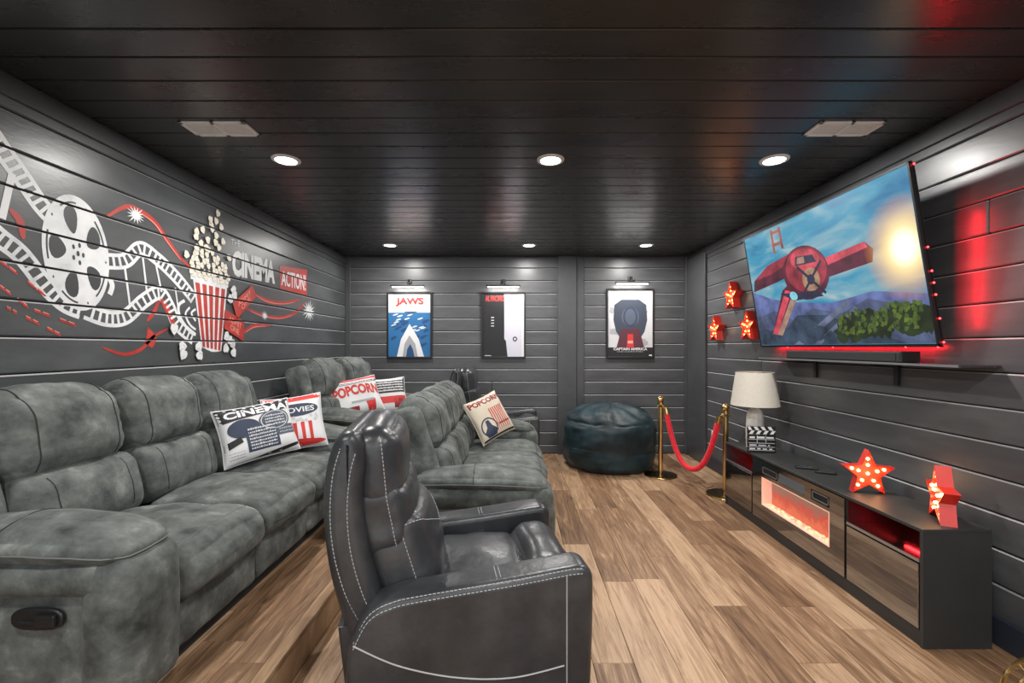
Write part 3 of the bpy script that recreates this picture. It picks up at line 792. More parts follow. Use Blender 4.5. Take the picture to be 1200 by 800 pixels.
# red ribbons
S = Shapes()
tp = lambda t: 0.25+0.75*math.sin(PI*min(1, max(0, t)))**0.6
for pts, wd in (([(123,255), (147,242), (163,247), (181,260), (197,283), (212,303), (225,314)], 0.032), ([(11,245), (23,259), (27,280)], 0.034),
                ([(120,407), (145,415), (165,409), (180,394), (197,385)], 0.022), ([(186,352), (180,366), (172,376)], 0.028), ([(188,350), (198,366), (206,388)], 0.042),
                ([(297,343), (312,352), (330,355), (352,351)], 0.036), ([(288,361), (307,369), (327,372), (345,367), (358,354)], 0.034), ([(284,391), (297,382), (317,381)], 0.036)):
    S = Shapes(); S.strip('red', W_(pts), wd, 6, tp); mbuild(S, 'red_ribbon', 1)
for pts in ([(163,249), (181,262), (197,285), (212,305)], [(299,345), (312,353), (330,356), (345,354)], [(293,364), (307,370), (327,373), (343,369)], [(288,389), (298,383), (312,382)]):
    S = Shapes(); S.strip('pink', W_(pts), 0.008, 6, tp); mbuild(S, 'ribbon_highlight', 2)
S = Shapes(); S.poly('red', W_([(170,402), (173,383), (180,390), (184,398), (178,408)])); mbuild(S, 'ribbon_knot', 1)
for a, b in (((0,306),(65,356)), ((0,336),(40,366)), ((40,364),(100,386)), ((30,372),(80,398)), ((8,361),(22,369))):
    S = Shapes()
    for k in range(6):
        if k % 3 == 2: continue
        p = lambda f: (a[0]+(b[0]-a[0])*f, a[1]+(b[1]-a[1])*f)
        S.strip('red', W_([p(k/6), p((k+0.9)/6)]), 0.009, 0); S.strip('pink', W_([(p(k/6)[0], p(k/6)[1]-2.2), (p((k+0.7)/6)[0], p((k+0.7)/6)[1]-2.2)]), 0.005, 0)
    mbuild(S, 'dashed_streak', 1)['kind'] = 'stuff'
for (px, py, r) in ((159,252,0.062), (310,370,0.05), (362,364,0.125)):
    S = Shapes(); c = wp(px, py); S.burst('white', c[0], c[1], r*1.25, r, 14); mbuild(S, 'starburst', 4)
# popcorn bucket
S = Shapes()
def bq(u, v):
    L = [wp(236,406), wp(259,411), wp(266,334), wp(225.5,324)]
    return tuple(L[0][i]*(1-u)*(1-v)+L[1][i]*u*(1-v)+L[2][i]*u*v+L[3][i]*(1-u)*v for i in range(2))
S.poly('white', [bq(0,0), bq(0.25,-0.03), bq(0.5,-0.045), bq(0.75,-0.03), bq(1,0), bq(1,1), bq(0,1)])
for k in range(5):
    a = 0.05+k*0.193; S.poly('red', [bq(a,0.0), bq(a+0.125,0.0), bq(a+0.125,0.93), bq(a,0.93)])
S.strip('white', W_([(223,322), (245,327), (267,333)]), 0.055, 4)
mbuild(S, 'popcorn_bucket', 3)
r2 = random.Random(5); kern = []
for k in range(46):
    row = k//8; u = (k % 8)/7+r2.uniform(-0.06, 0.06); px = 226+u*39; py = 323+u*9-row*(6.5-2.2*abs(u-0.4)*2)-r2.uniform(0, 3)
    kern.append((px, py, 0.021, 'cream'))
for (px, py) in ((254,250),(252,259),(246,263),(258,266),(229,271),(236,269),(252,276),(242,281),(234,285),(260,283),(217,298),(229,290),(267,302),(240,290),(255,290),(245,257),(251,284),(228,277),(247,268)): kern.append((px, py, 0.024, 'cream'))
for (px, py) in ((212,406),(213,415),(231,406),(232,416),(264,394),(263,408),(271,403),(272,413),(268,399),(272,340),(268,350),(273,346),(202,385)): kern.append((px, py, 0.033, 'white'))
for i, (px, py, r, key) in enumerate(kern):
    S = Shapes(); c = wp(px, py)
    S.ell('line', c[0], c[1], r*1.09, r*1.14, 0, 12, 0.13); S.ell(key, c[0]+0.001, c[1]+0.001, r, r*1.05, 0, 12, 0.13)
    a = r2.random()*6; S.ring('line', c[0]+r*0.2*math.cos(a), c[1]+r*0.2*math.sin(a), r*0.40, r*0.47, 1, a, a+2.4, 6)
    mbuild(S, 'popcorn_kernel', 6+i*0.42)
# tickets
for q, ang in (([(271,355), (294,334), (299,347), (276,374)], 0), ([(262,362), (285,377), (284,400), (261,385)], 0)):
    S = Shapes(); S.poly('red', W_(q))
    A, B, C, D = q
    mix = lambda u, v: tuple(A[i]*(1-u)*v+B[i]*u*v+C[i]*u*(1-v)+D[i]*(1-u)*(1-v) for i in range(2))
    S.text('pink', 'ADMIT', [wp(*mix(u, v)) for u, v in ((0.2,0.52), (0.85,0.52), (0.85,0.8), (0.2,0.8))], 0.02)
    S.text('pink', 'ONE', [wp(*mix(u, v)) for u, v in ((0.3,0.15), (0.75,0.15), (0.75,0.45), (0.3,0.45))], 0.02)
    mbuild(S, 'ticket', 34)
# lettering
S = Shapes(); S.text('white', 'CINEMA', W_([(272,323), (322,333), (322,306), (272,292)]), 0.055)
S.strip('white', W_([(276,327), (300,333), (318,337)]), 0.012, 2); S.text('white', 'THE', W_([(271,287), (281,289), (281,282), (271,280)]), 0.0)
S.strip('white', W_([(266,299), (270,301)]), 0.02, 0); mbuild(S, 'cinema_lettering', 1)
S = Shapes(); S.poly('redbox', W_([(327.5,311), (359.5,316), (359.5,346), (328,338)])); S.text('white', 'ACTION!', W_([(329.5,334), (358,341), (358,322), (329.5,317)]), 0.02); mbuild(S, 'action_sign', 2)

# ------------------------------------------------------------------ framed posters and their picture lights
def poster(name, label, xc, zc, wd, ht, S, bg):
    t = thing(name, label, 'poster', (xc, YB, zc-ht/2)); w2 = wd/2; fr = 0.022; yF = -0.030
    bm = bmesh.new()
    for d in ((-w2,-w2+fr,0,ht), (w2-fr,w2,0,ht), (-w2+fr,w2-fr,0,fr*1.2), (-w2+fr,w2-fr,ht-fr,ht)): box(bm, d[0], d[1], yF, 0, d[2], d[3], bev=0.003)
    finish('frame', bm, M['blk'], t)
    sh = boxo('poster_sheet', (-w2+fr, w2-fr, -0.014, -0.001, fr*1.2, ht-fr), ink(bg), t)
    iw, ih = wd-2*fr, ht-2.2*fr
    S.build(lambda x, y, li: Vector((-w2+fr+x*iw, -0.0150-0.00008*li, fr*1.2+y*ih)), ink, sh, kind='stuff')
    return t
S = Shapes()          # blue sea, pale peak, red title
S.rect('sea', 0, 0, 1, 0.72); S.rect('pale', 0, 0.70, 1, 0.725); r3 = random.Random(2)
for k in range(26): S.ell('seadark', r3.random()*0.8+0.1, r3.random()*0.55+0.04, 0.07+0.03*r3.random(), 0.025, 0.3, 10, 0.1)
for k in range(14): S.ell('pale', r3.random()*0.8+0.1, r3.random()*0.28+0.4, 0.07, 0.012, 0.2, 8, 0.1)
S.poly('white', [(0.2,0.0), (0.30,0.28), (0.42,0.42), (0.5,0.52), (0.60,0.42), (0.72,0.28), (0.85,0.0)]); S.poly('grey', [(0.34,0.0), (0.38,0.2), (0.5,0.34), (0.64,0.2), (0.70,0.0)]); S.poly('seadark', [(0.42,0.0), (0.45,0.12), (0.52,0.2), (0.58,0.12), (0.62,0.0)])
S.ell('slate', 0.53, 0.71, 0.16, 0.012); S.textbox('red', 'JAWS', 0.17, 0.80, 0.84, 0.94, 0.05)
poster('framed_poster', 'framed poster with red JAWS title over a blue sea', -1.383, 1.691, 0.594, 0.874, S, 'white')
S = Shapes()
S.rect('black', 0, 0, 0.52, 1); S.rect('white', 0.94, 0, 1, 1); S.poly('black', [(0.5,0.0), (0.60,0.0), (0.56,0.25), (0.5,0.3)])
S.textbox('red', 'AL PACINO', 0.06, 0.88, 0.52, 0.97, 0.03); S.rect('pink', 0.53, 0.88, 0.90, 0.97)
for k in range(4): S.rect('lightgrey', 0.2, 0.48+k*0.045, 0.27, 0.495+k*0.045)
S.ring('black', 0.78, 0.28, 0.03, 0.055, 0.7); S.rect('lightgrey', 0.04, 0.01, 0.2, 0.02)
poster('framed_poster', 'framed poster split into a black half and a pale lilac half', -0.146, 1.691, 0.585, 0.874, S, 'lilac')
S = Shapes()
for k in range(22): S.ell('lightgrey' if k % 2 else 'grey', r3.random()*0.84+0.08, 0.1+r3.random()*0.82, 0.08, 0.05, 0, 12, 0.15)
S.poly('black', [(0, 0), (1, 0), (1, 0.14), (0, 0.14)])
S.poly('steelblue', [(0.30,0.86), (0.70,0.86), (0.86,0.78), (0.88,0.55), (0.82,0.38), (0.70,0.25), (0.30,0.25), (0.18,0.38), (0.12,0.55), (0.14,0.78)])
S.poly('maroon', [(0.30,0.42), (0.70,0.42), (0.82,0.12), (0.18,0.12)]); S.poly('red', [(0.44,0.34), (0.56,0.34), (0.58,0.14), (0.42,0.14)]); S.rect('pink', 0.44, 0.2, 0.56, 0.24)
S.ell('slate', 0.5, 0.6, 0.2, 0.15); S.ring('navy', 0.5, 0.6, 0.12, 0.16)
S.textbox('white', 'CAPTAIN AMERICA', 0.12, 0.095, 0.88, 0.135, 0.03); scribble(S, 'grey', 0.2, 0.8, 0.07, 0.012); S.rect('white', 0.92, 0.012, 0.985, 0.03)
poster('framed_poster', 'framed poster with a dark blue and red motif on pale grey', 1.523, 1.713, 0.628, 0.92, S, 'lightgrey')
M['tubeglow'] = mat('picture_light_tube', (1,1,1), 0.3, emit=(1,0.96,0.9), estr=7)
def piclight(x, z, label):
    t = thing('picture_light', label, 'picture light', (x, YB, z))
    boxo('wall_plate', (-0.03, 0.03, -0.014, 0, 0.03, 0.12), M['blk'], t, bev=0.003)
    tubeo('arm', crom([(0,-0.01,0.08), (0,-0.06,0.105), (0,-0.11,0.075), (0,-0.12,0.03)], 6), 0.007, M['blk'], t)
    boxo('lamp_housing', (-0.22, 0.22, -0.135, -0.10, 0.012, 0.034), M['blk'], t, bev=0.006, seg=2)
    boxo('light_tube', (-0.20, 0.20, -0.128, -0.107, 0.003, 0.012), M['tubeglow'], t)
    tubeo('knob', [(0.02,-0.115,0.034), (0.03,-0.125,0.07)], 0.006, M['blk'], t, 6)
    l = bpy.data.lights.new('picture_lamp', 'AREA'); l.shape = 'RECTANGLE'; l.size = 0.4; l.size_y = 0.02; l.energy = 1.6; l.color = (1,0.97,0.92)
    lo = bpy.data.objects.new('picture_lamp', l); COL.objects.link(lo); lo.parent = t; lo.location = (0,-0.117,0.0); lo.rotation_euler = (math.radians(30), 0, 0)
piclight(-1.383, 2.175, 'slim black picture light above the blue sea poster')
piclight(-0.146, 2.175, 'slim black picture light above the black and lilac poster')
piclight(1.523, 2.215, 'slim black picture light above the dark blue and red poster')

# ------------------------------------------------------------------ bean bag
bb = thing('bean_bag', 'large round dark teal velvet bean bag by the back wall', 'bean bag', (1.13, 5.44, 0))
bm = bmesh.new(); seg, rows = 72, 44; rings = []
prof = crom([(0.0,0.0), (0.30,0.0), (0.47,0.015), (0.525,0.10), (0.545,0.26), (0.548,0.42), (0.52,0.53), (0.44,0.62), (0.30,0.69), (0.14,0.725), (0.0,0.735)], 6)
def bbp(p, a):
    r, z = p
    q = Vector((math.cos(a)*3.0, math.sin(a)*3.0, z*9.0)); d = 0.020*noise.noise(q)+0.010*noise.noise(q*2.4)
    q2 = Vector((math.cos(a)*1.6, math.sin(a)*1.6, z*3)); d += 0.02*noise.noise(q2)
    k = min(1, z/0.06)
    if z > 0.5: d += 0.012*math.sin(a*9+z*20+3*noise.noise(q2))*min(1, (r/0.3))*min(1, (z-0.5)/0.08)
    for zs in (0.245, 0.55): d -= 0.014*math.exp(-((z-zs-0.012*math.sin(2*a))/0.010)**2)
    rr = r+d*k*min(1, r/0.15); return Vector((rr*math.cos(a), rr*math.sin(a), z+(0.8*d*min(1, r/0.1) if z > 0.5 else 0)))
for p in prof:
    rings.append([bm.verts.new(bbp((p[0], p[1]), 2*PI*k/seg)) for k in range(seg)] if p[0] > 1e-4 else [bm.verts.new((0,0,p[1]))])
for A, B in zip(rings, rings[1:]):
    for k in range(seg):
        f = list(dict.fromkeys([A[k % len(A)], A[(k+1) % len(A)], B[(k+1) % len(B)], B[k % len(B)]]))
        if len(f) > 2: bm.faces.new(f)
bmesh.ops.recalc_face_normals(bm, faces=bm.faces)
finish('cover', bm, M['velvet'], bb, True)
tubeo('zipper_seam', [bbp((0.548, 0.247+0.012*math.sin(2*2*PI*k/48)), 2*PI*k/48)*1.0 for k in range(48)], 0.004, M['velvet'], bb, 5, closed=True)

# ------------------------------------------------------------------ stanchions and rope
def stanchion(x, y, label):
    t = thing('stanchion', label, 'stanchion', (x, y, 0), 0, 'brass stanchions')
    latheo('base', [(0,0), (0.168,0), (0.172,0.006), (0.168,0.016), (0.12,0.026), (0.03,0.040), (0.0,0.042)], M['golddark'], t, seg=40)
    latheo('rim', [(0.160,0.0165), (0.173,0.014), (0.176,0.006), (0.173,0.0)], M['gold'], t, seg=40)
    latheo('pole', [(0.0,0.03), (0.026,0.03), (0.026,0.775), (0.0,0.775)], M['gold'], t, seg=20)
    latheo('collar', [(0.026,0.745), (0.045,0.75), (0.052,0.756), (0.045,0.764), (0.032,0.775), (0.032,0.80), (0.038,0.806), (0.0,0.81)], M['gold'], t, seg=24)
    latheo('finial', [(0.0,0.80), (0.018,0.802), (0.034,0.818), (0.040,0.836), (0.034,0.855), (0.016,0.868), (0.0,0.871)], M['gold'], t, seg=24)
    return t
s1, s2 = (1.60, 4.98), (2.0, 4.31)
stanchion(*s1, 'brass stanchion beside the bean bag'); stanchion(*s2, 'brass stanchion at the far end of the black media console')
t = thing('stanchion_rope', 'red velvet rope hanging in a loop between two brass stanchions', 'rope', (s1[0], s1[1], 0))
A_, B_ = Vector((s1[0]+0.04, s1[1]-0.045, 0.745)), Vector((s2[0]-0.035, s2[1]+0.05, 0.745)); o_ = Vector((s1[0], s1[1], 0))
pts = []
for k in range(41):
    u = k/40; p = A_.lerp(B_, u); q = 2*u-1; p.z -= 0.585*(1-(0.55*q*q+0.45*abs(q)**3.0)); pts.append(p-o_)
tubeo('rope', pts[1:-1], 0.027, M['rope'], t, 12)
for a, b, c in ((pts[0], pts[0].lerp(pts[1], 0.5), pts[1]), (pts[-1], pts[-1].lerp(pts[-2], 0.5), pts[-2])):
    tubeo('end_cap', [a, b, c], 0.029, M['gold'], t, 12)
tubeo('floor_cord', crom([(1.80,4.82,0.004), (2.0,4.6,0.004), (1.92,4.5,0.004), (2.12,4.2,0.004), (2.2,4.15,0.004)], 8), 0.004, M['wood']); tag(bpy.context.scene.objects['floor_cord'], 'thin brown cord lying on the floor by the rope stand', 'cord')

# ------------------------------------------------------------------ media console with electric fireplace
X0, X1, Y0, Y1, TZ = 1.894, 2.217, 2.11, 4.09, 0.555
con = thing('media_console', 'long low black media console with glossy doors and electric fireplace', 'media console', (X0, Y0, 0))
def cb(name, x0, x1, y0, y1, z0, z1, m, parent=con, bev=0.002, **k): return boxo(name, (x0, x1, y0, y1, z0, z1), M[m] if isinstance(m, str) else m, parent, bev=bev, **k)
DX, LY = X1-X0, Y1-Y0
cb('top_panel', 0, DX, 0, LY, TZ-0.018, TZ, 'standtop'); cb('plinth', 0.008, DX, 0.018, LY-0.018, 0, 0.075, 'standtop')
cb('side_panel', 0, DX, 0, 0.018, 0, TZ-0.018, 'standtop'); cb('side_panel', 0, DX, LY-0.018, LY, 0, TZ-0.018, 'standtop')
d1, d2 = 0.49, 1.51
for d in (d1, d2): cb('divider', 0.004, DX, d-0.008, d+0.008, 0.075, TZ-0.018, 'blk')
cb('back_panel', DX-0.012, DX, 0.018, LY-0.018, 0.075, TZ-0.018, 'blk')
for (a, b) in ((0.018, d1-0.008), (d2+0.008, LY-0.018)):
    cb('shelf_board', 0.0, DX-0.012, a, b, 0.395, 0.409, 'gloss')
    cb('shelf_edge', -0.003, 0.0, a, b, 0.395, 0.409, 'steel', bev=0)
    dr = cb('door', -0.004, 0.014, a+0.002, b-0.002, 0.082, 0.388, 'gloss', bev=0.002)
    led = cb('led_strip', DX-0.03, DX-0.014, a+0.04, b-0.04, TZ-0.028, TZ-0.020, 'redled', bev=0)
    l = bpy.data.lights.new('console_led', 'POINT'); l.shadow_soft_size = 0.012; l.energy = 0.22; l.color = (1,0.01,0.02)
    lo = bpy.data.objects.new('console_led', l); COL.objects.link(lo); lo.parent = con; lo.location = (DX-0.06, (a+b)/2, 0.46)
# fireplace front: a frame round the opening
fa, fb, fz0, fz1 = 2.73-Y0, 3.48-Y0, 0.20, 0.412
bm = bmesh.new()
for d in ((d1+0.008, fa, 0.082, TZ-0.022), (fb, d2-0.008, 0.082, TZ-0.022), (fa, fb, 0.082, fz0), (fa, fb, fz1, 0.436), (fa, fb, 0.500, TZ-0.022)): box(bm, -0.004, 0.012, *d)
box(bm, -0.004, 0.012, 2.965-Y0+0.29, 3.27-Y0, 0.436, 0.500); box(bm, -0.004, 0.012, fa+0.17, 2.965-Y0, 0.436, 0.5)
ff = finish('fireplace_front', bm, M['gloss'], con)
cb('vent_slot', 0.006, 0.02, 3.27-Y0, fb, 0.436, 0.500, 'gap', ff); cb('vent_slot', 0.006, 0.02, fa, fa+0.17, 0.436, 0.500, 'gap', ff)
M['panel'] = mat('grey_display_glass', (0.10,0.12,0.14), 0.12)
cb('control_panel', -0.0045, 0.012, 2.965-Y0, 2.965-Y0+0.29, 0.436, 0.500, 'panel', ff)
for (a, b) in ((3.27-Y0, fb), (fa, fa+0.17)):
    bm = bmesh.new()
    for d in ((a+0.01,b-0.01,0.444,0.448), (a+0.01,b-0.01,0.488,0.492), (a+0.01,a+0.014,0.444,0.492), (b-0.014,b-0.01,0.444,0.492)): box(bm, -0.005, 0.004, *d)
    finish('slot_trim', bm, M['steel'], ff)
# firebox
m, N, L, b = new_mat('electric_flame'); M['flame'] = m
tc = N.new('ShaderNodeTexCoord'); sx = N.new('ShaderNodeSeparateXYZ'); L.new(tc.outputs['Generated'], sx.inputs[0])
mp = N.new('ShaderNodeMapping'); mp.inputs['Scale'].default_value = (1, 14, 2.2); L.new(tc.outputs['Generated'], mp.inputs[0])
nz = N.new('ShaderNodeTexNoise'); nz.inputs['Scale'].default_value = 1.3; nz.inputs['Detail'].default_value = 5; nz.inputs['Distortion'].default_value = 0.8; L.new(mp.outputs[0], nz.inputs['Vector'])
mm = N.new('ShaderNodeMath'); mm.operation = 'SUBTRACT'; L.new(nz.outputs['Fac'], mm.inputs[0]); L.new(sx.outputs['Z'], mm.inputs[1])
ra = N.new('ShaderNodeValToRGB'); e = ra.color_ramp.elements
e[0].position = 0.0; e[0].color = (0.42,0.20,0.14,1); e[1].position = 0.55; e[1].color = (1.0,0.20,0.09,1); q = e.new(0.25); q.color = (0.78,0.10,0.06,1)
ad = N.new('ShaderNodeMath'); ad.operation = 'ADD'; ad.inputs[1].default_value = 0.18; L.new(mm.outputs[0], ad.inputs[0])
L.new(ad.outputs[0], ra.inputs[0]); L.new(ra.outputs[0], b.inputs['Emission Color']); b.inputs['Emission Strength'].default_value = 0.55; b.inputs['Base Color'].default_value = (0.05,0.02,0.02,1)
fb_ = cb('firebox', 0.07, 0.075, fa, fb, fz0, fz1, 'flame', ff, bev=0)
cb('firebox_floor', 0.012, 0.07, fa, fb, fz0-0.006, fz0, 'gap', ff, bev=0)
M['trimglow'] = mat('lit_trim', (0.8,0.5,0.4), 0.4, emit=(1,0.50,0.36), estr=0.32)
bm = bmesh.new()
for d in ((fa,fb,fz1-0.006,fz1), (fa,fb,fz0,fz0+0.006), (fa,fa+0.008,fz0,fz1), (fb-0.008,fb,fz0,fz1)): box(bm, -0.004, 0.07, *d)
finish('firebox_trim', bm, M['trimglow'], ff)
M['ember'] = mat('glowing_crystal', (1,0.6,0.4), 0.1, emit=(1,0.42,0.20), estr=0.9)
bm = bmesh.new(); r4 = random.Random(8)
for k in range(70): bmesh.ops.create_icosphere(bm, subdivisions=0 or 1, radius=r4.uniform(0.006,0.011), matrix=Matrix.Translation((r4.uniform(0.018,0.06), r4.uniform(fa+0.012,fb-0.012), fz0+0.008)))
finish('crystal_bed', bm, M['ember'], ff, kind='stuff')

# ------------------------------------------------------------------ marquee stars
def star_thing(label, loc, rot, R=0.15, dep=0.05, group=None, bulbm='bulb', pw=0.25, stand=True):
    """five-pointed tray; faces local -Y"""
    t = thing('marquee_star', label, 'star light', loc, 0, group); t.rotation_euler = rot
    zc = R*math.cos(PI/5) if stand else 0.0
    def pt(k, s=1.0): 
        a = PI/2+PI*k/5; r = (R if k % 2 == 0 else R*0.45)*s; return (r*math.cos(a), zc+r*math.sin(a))
    bm = bmesh.new(); P = [pt(k) for k in range(10)]; Q = [pt(k, 0.93) for k in range(10)]
    def ring(L, y): return [bm.verts.new((p[0], y, p[1])) for p in L]
    b0, f0, f1, b1 = ring(P, dep/2), ring(P, -dep/2), ring(Q, -dep/2), ring(Q, -dep/2+0.018)
    for A, B in ((b0, f0), (f0, f1), (f1, b1)):
        for k in range(10): bm.faces.new((A[k], A[(k+1) % 10], B[(k+1) % 10], B[k]))
    bm.faces.new(b0)
    bmesh.ops.recalc_face_normals(bm, faces=bm.faces)
    finish('rim', bm, M['star'], t)
    bm = bmesh.new(); c = bm.verts.new((0, -dep/2+0.0175, zc)); V = [bm.verts.new((p[0], -dep/2+0.0175, p[1])) for p in Q]
    for k in range(10): bm.faces.new((c, V[k], V[(k+1) % 10]))
    finish('face', bm, M['starface'], t)
    spots = [(0, zc)]+[(0.62*(p[0]), zc+0.62*(p[1]-zc)) for p in P[::2]]+[(0.36*p[0], zc+0.36*(p[1]-zc)) for p in P[::2]]
    me = None
    for (x, z) in spots:
        if me is None:
            bm2 = bmesh.new(); bmesh.ops.create_icosphere(bm2, subdivisions=2, radius=0.0085); me = bpy.data.meshes.new('bulb'); bm2.to_mesh(me); bm2.free(); me.materials.append(M[bulbm])
        obj('bulb', me, None, t, loc=(x, -dep/2+0.012, z))
    l = bpy.data.lights.new('star_glow', 'POINT'); l.energy = pw; l.color = (1,0.6,0.25); l.shadow_soft_size = 0.05
    lo = bpy.data.objects.new('star_glow', l); COL.objects.link(lo); lo.parent = t; lo.location = (0, -dep/2-0.05, zc)
    return t
star_thing('lit red marquee star with its bulb face turned to the room on the console', (2.06, 2.66, TZ), (0, 0, math.radians(-14)), 0.138)
star_thing('lit red marquee star turned side-on at the near end of the console', (2.09, 2.22, TZ), (0, 0, math.radians(-119)), 0.148, 0.062)
G = 'small marquee stars on the wall'
star_thing('small lit red wall star highest of the three beside the television', (XR-0.04, 4.66, 1.925), (0, 0, -PI/2), 0.15, 0.075, G, 'bulbdim', 0.22, False)
star_thing('small lit red wall star next to the black corner post', (XR-0.04, 5.04, 1.60), (0, 0, -PI/2), 0.15, 0.075, G, 'bulbdim', 0.22, False)
star_thing('small lit red wall star touching the lower corner of the television', (XR-0.04, 4.33, 1.60), (0, 0, -PI/2), 0.15, 0.075, G, 'bulbdim', 0.22, False)

# ------------------------------------------------------------------ lamp, clapperboard, remotes
lp = thing('table_lamp', 'white ceramic table lamp with cream linen shade on the console', 'lamp', (2.045, 3.87, TZ))
bm = bmesh.new(); prof = [(0.0,0), (0.062,0), (0.066,0.01), (0.070,0.10), (0.068,0.22), (0.058,0.30), (0.03,0.33), (0.02,0.345), (0,0.345)]
lathe(bm, crom([(a, b) for a, b in prof], 4), seg=36)
for v in bm.verts:
    r = math.hypot(v.co.x, v.co.y)
    if r > 0.05 and 0.01 < v.co.z < 0.31:
        a = math.atan2(v.co.y, v.co.x); k = 1+0.04*math.sin(a*9+v.co.z*60)*math.sin(v.co.z*70); v.co.x *= k; v.co.y *= k
finish('lamp_base', bm, M['ceramic'], lp, True)
latheo('neck', [(0,0.34), (0.012,0.34), (0.012,0.62), (0,0.62)], M['gold'], lp, seg=12)
latheo('shade', [(0.190,0.355), (0.187,0.355), (0.147,0.635), (0.150,0.635), (0.190,0.355)], M['shade'], lp, seg=48)
bm = bmesh.new(); tube(bm, [(-0.149,0,0.628), (0.149,0,0.628)], 0.003, 6); tube(bm, [(0,-0.149,0.628), (0,0.149,0.628)], 0.003, 6); finish('shade_spider', bm, M['gold'], lp)
cl = thing('clapperboard', 'small black film clapperboard with white stripes in front of the lamp', 'clapperboard', (1.985, 3.66, TZ)); cl.rotation_euler = (0, 0, math.radians(-10))
bd = boxo('board', (-0.105, 0.105, -0.008, 0.008, 0, 0.145), M['blk'], cl, bev=0.002)
def cmap(x, y, li): return Vector((x, -0.0084-0.00005*li, y))
S = Shapes()
for z in (0.105, 0.075, 0.045, 0.018): S.rect('lightgrey', -0.098, z, 0.098, z+0.004)
for x in (-0.035, 0.03): S.rect('lightgrey', x, 0.075, x+0.004, 0.14)
scribble(S, 'white', -0.09, 0.09, 0.115, 0.018); scribble(S, 'white', -0.09, 0.06, 0.056, 0.012); scribble(S, 'white', -0.09, 0.09, 0.026, 0.012)
S.build(cmap, ink, bd, kind='stuff')
for (z0, sgn, nm) in ((0.148, 1, 'lower_clapstick'), (0.180, -1, 'upper_clapstick')):
    cs = boxo(nm, (-0.105, 0.105, -0.009, 0.009, z0, z0+0.030), M['blk'], cl, bev=0.002); S = Shapes()
    for k in range(4):
        x = -0.095+k*0.052; s_ = 0.018*sgn; S.poly('white', [(x+s_*0,z0+0.001), (x+0.026,z0+0.001), (x+0.026+s_,z0+0.029), (x+s_,z0+0.029)])
    S.build(lambda x, y, li: Vector((max(-0.104, min(0.104, x)), -0.0096, y)), ink, cs, 'painted_stripes')
for i, (x, y, a, lb) in enumerate(((2.035, 3.17, 0.25, 'slim black remote control with rounded ends on the console'), (2.085, 3.05, 0.25, 'short black remote lying beside the slim remote on the console'))):
    t = thing('remote_control', lb, 'remote', (x, y, TZ), PI/2+a+0.9)
    boxo('body', (-0.07 if i == 0 else -0.06, 0.07 if i == 0 else 0.06, -0.02, 0.02, 0, 0.016), M['blk'], t, bev=0.005, seg=2)
    for k in range(4): boxo('button', (-0.045+k*0.022, -0.033+k*0.022, -0.006, 0.006, 0.016, 0.018), M['panel'], t)

# ------------------------------------------------------------------ television
tvL, tvR = 2.345, 4.04; Xb, Zb, Xt, Zt = 2.195, 1.405, 2.035, 2.362
tv = thing('television', 'large wall-mounted television tilted down, showing a blue sky scene', 'television', (Xb, tvL, Zb))
upv = Vector((Xt-Xb, 0, Zt-Zb)); ht = upv.length; upv.normalize(); nv = Vector((-upv.z, 0, upv.x))    # screen faces nv (towards -x)
W = tvR-tvL
Rm = Matrix(((-nv.x, 0, upv.x), (0, 1, 0), (-nv.z, 0, upv.z)))   # local (depth, along, up)
def tvp(d, a, u): return Rm @ Vector((d, a, u))
def tvbox(name, dims, m, parent, bev=0.0):
    bm = bmesh.new(); box(bm, *dims, bev=bev)
    for v in bm.verts: v.co = Rm @ v.co
    return finish(name, bm, m, parent)
body = tvbox('housing', (0.0, 0.018, 0, W, 0, ht), M['blk'], tv, 0.003)
bm = bmesh.new(); B = 0.012
for d in ((0,W,0,B*1.3), (0,W,ht-B,ht), (0,B,0,ht), (W-B,W,0,ht)): box(bm, -0.006, 0.002, *d)
for v in bm.verts: v.co = Rm @ v.co
finish('bezel', bm, M['blk'], tv)
tvbox('rear_box', (0.018, 0.06, 0.35, W-0.35, 0.12, ht*0.55), M['blkmatte'], tv)
# screen picture: sky with drifting cloud, hills, trees, a plain red aircraft and a low sun
m, N, L, b = new_mat('screen_sky'); M['screen_sky'] = m
tc = N.new('ShaderNodeTexCoord'); mp = N.new('ShaderNodeMapping'); mp.inputs['Scale'].default_value = (1, 2.6, 5); mp.inputs['Rotation'].default_value = (0.5, 0, 0)
L.new(tc.outputs['Generated'], mp.inputs[0]); nz = N.new('ShaderNodeTexNoise'); nz.inputs['Scale'].default_value = 1.3; nz.inputs['Detail'].default_value = 6; nz.inputs['Distortion'].default_value = 0.5; L.new(mp.outputs[0], nz.inputs['Vector'])
ra = N.new('ShaderNodeValToRGB'); e = ra.color_ramp.elements; e[0].position = 0.3; e[0].color = (0.015,0.16,0.34,1); e[1].position = 0.72; e[1].color = (0.50,0.60,0.62,1); q = e.new(0.48); q.color = (0.05,0.31,0.48,1); q = e.new(0.6); q.color = (0.22,0.42,0.50,1)
L.new(nz.outputs['Fac'], ra.inputs[0]); L.new(ra.outputs[0], b.inputs['Emission Color']); b.inputs['Emission Strength'].default_value = 0.75; b.inputs['Base Color'].default_value = (0.01,0.01,0.01,1); b.inputs['Roughness'].default_value = 0.25
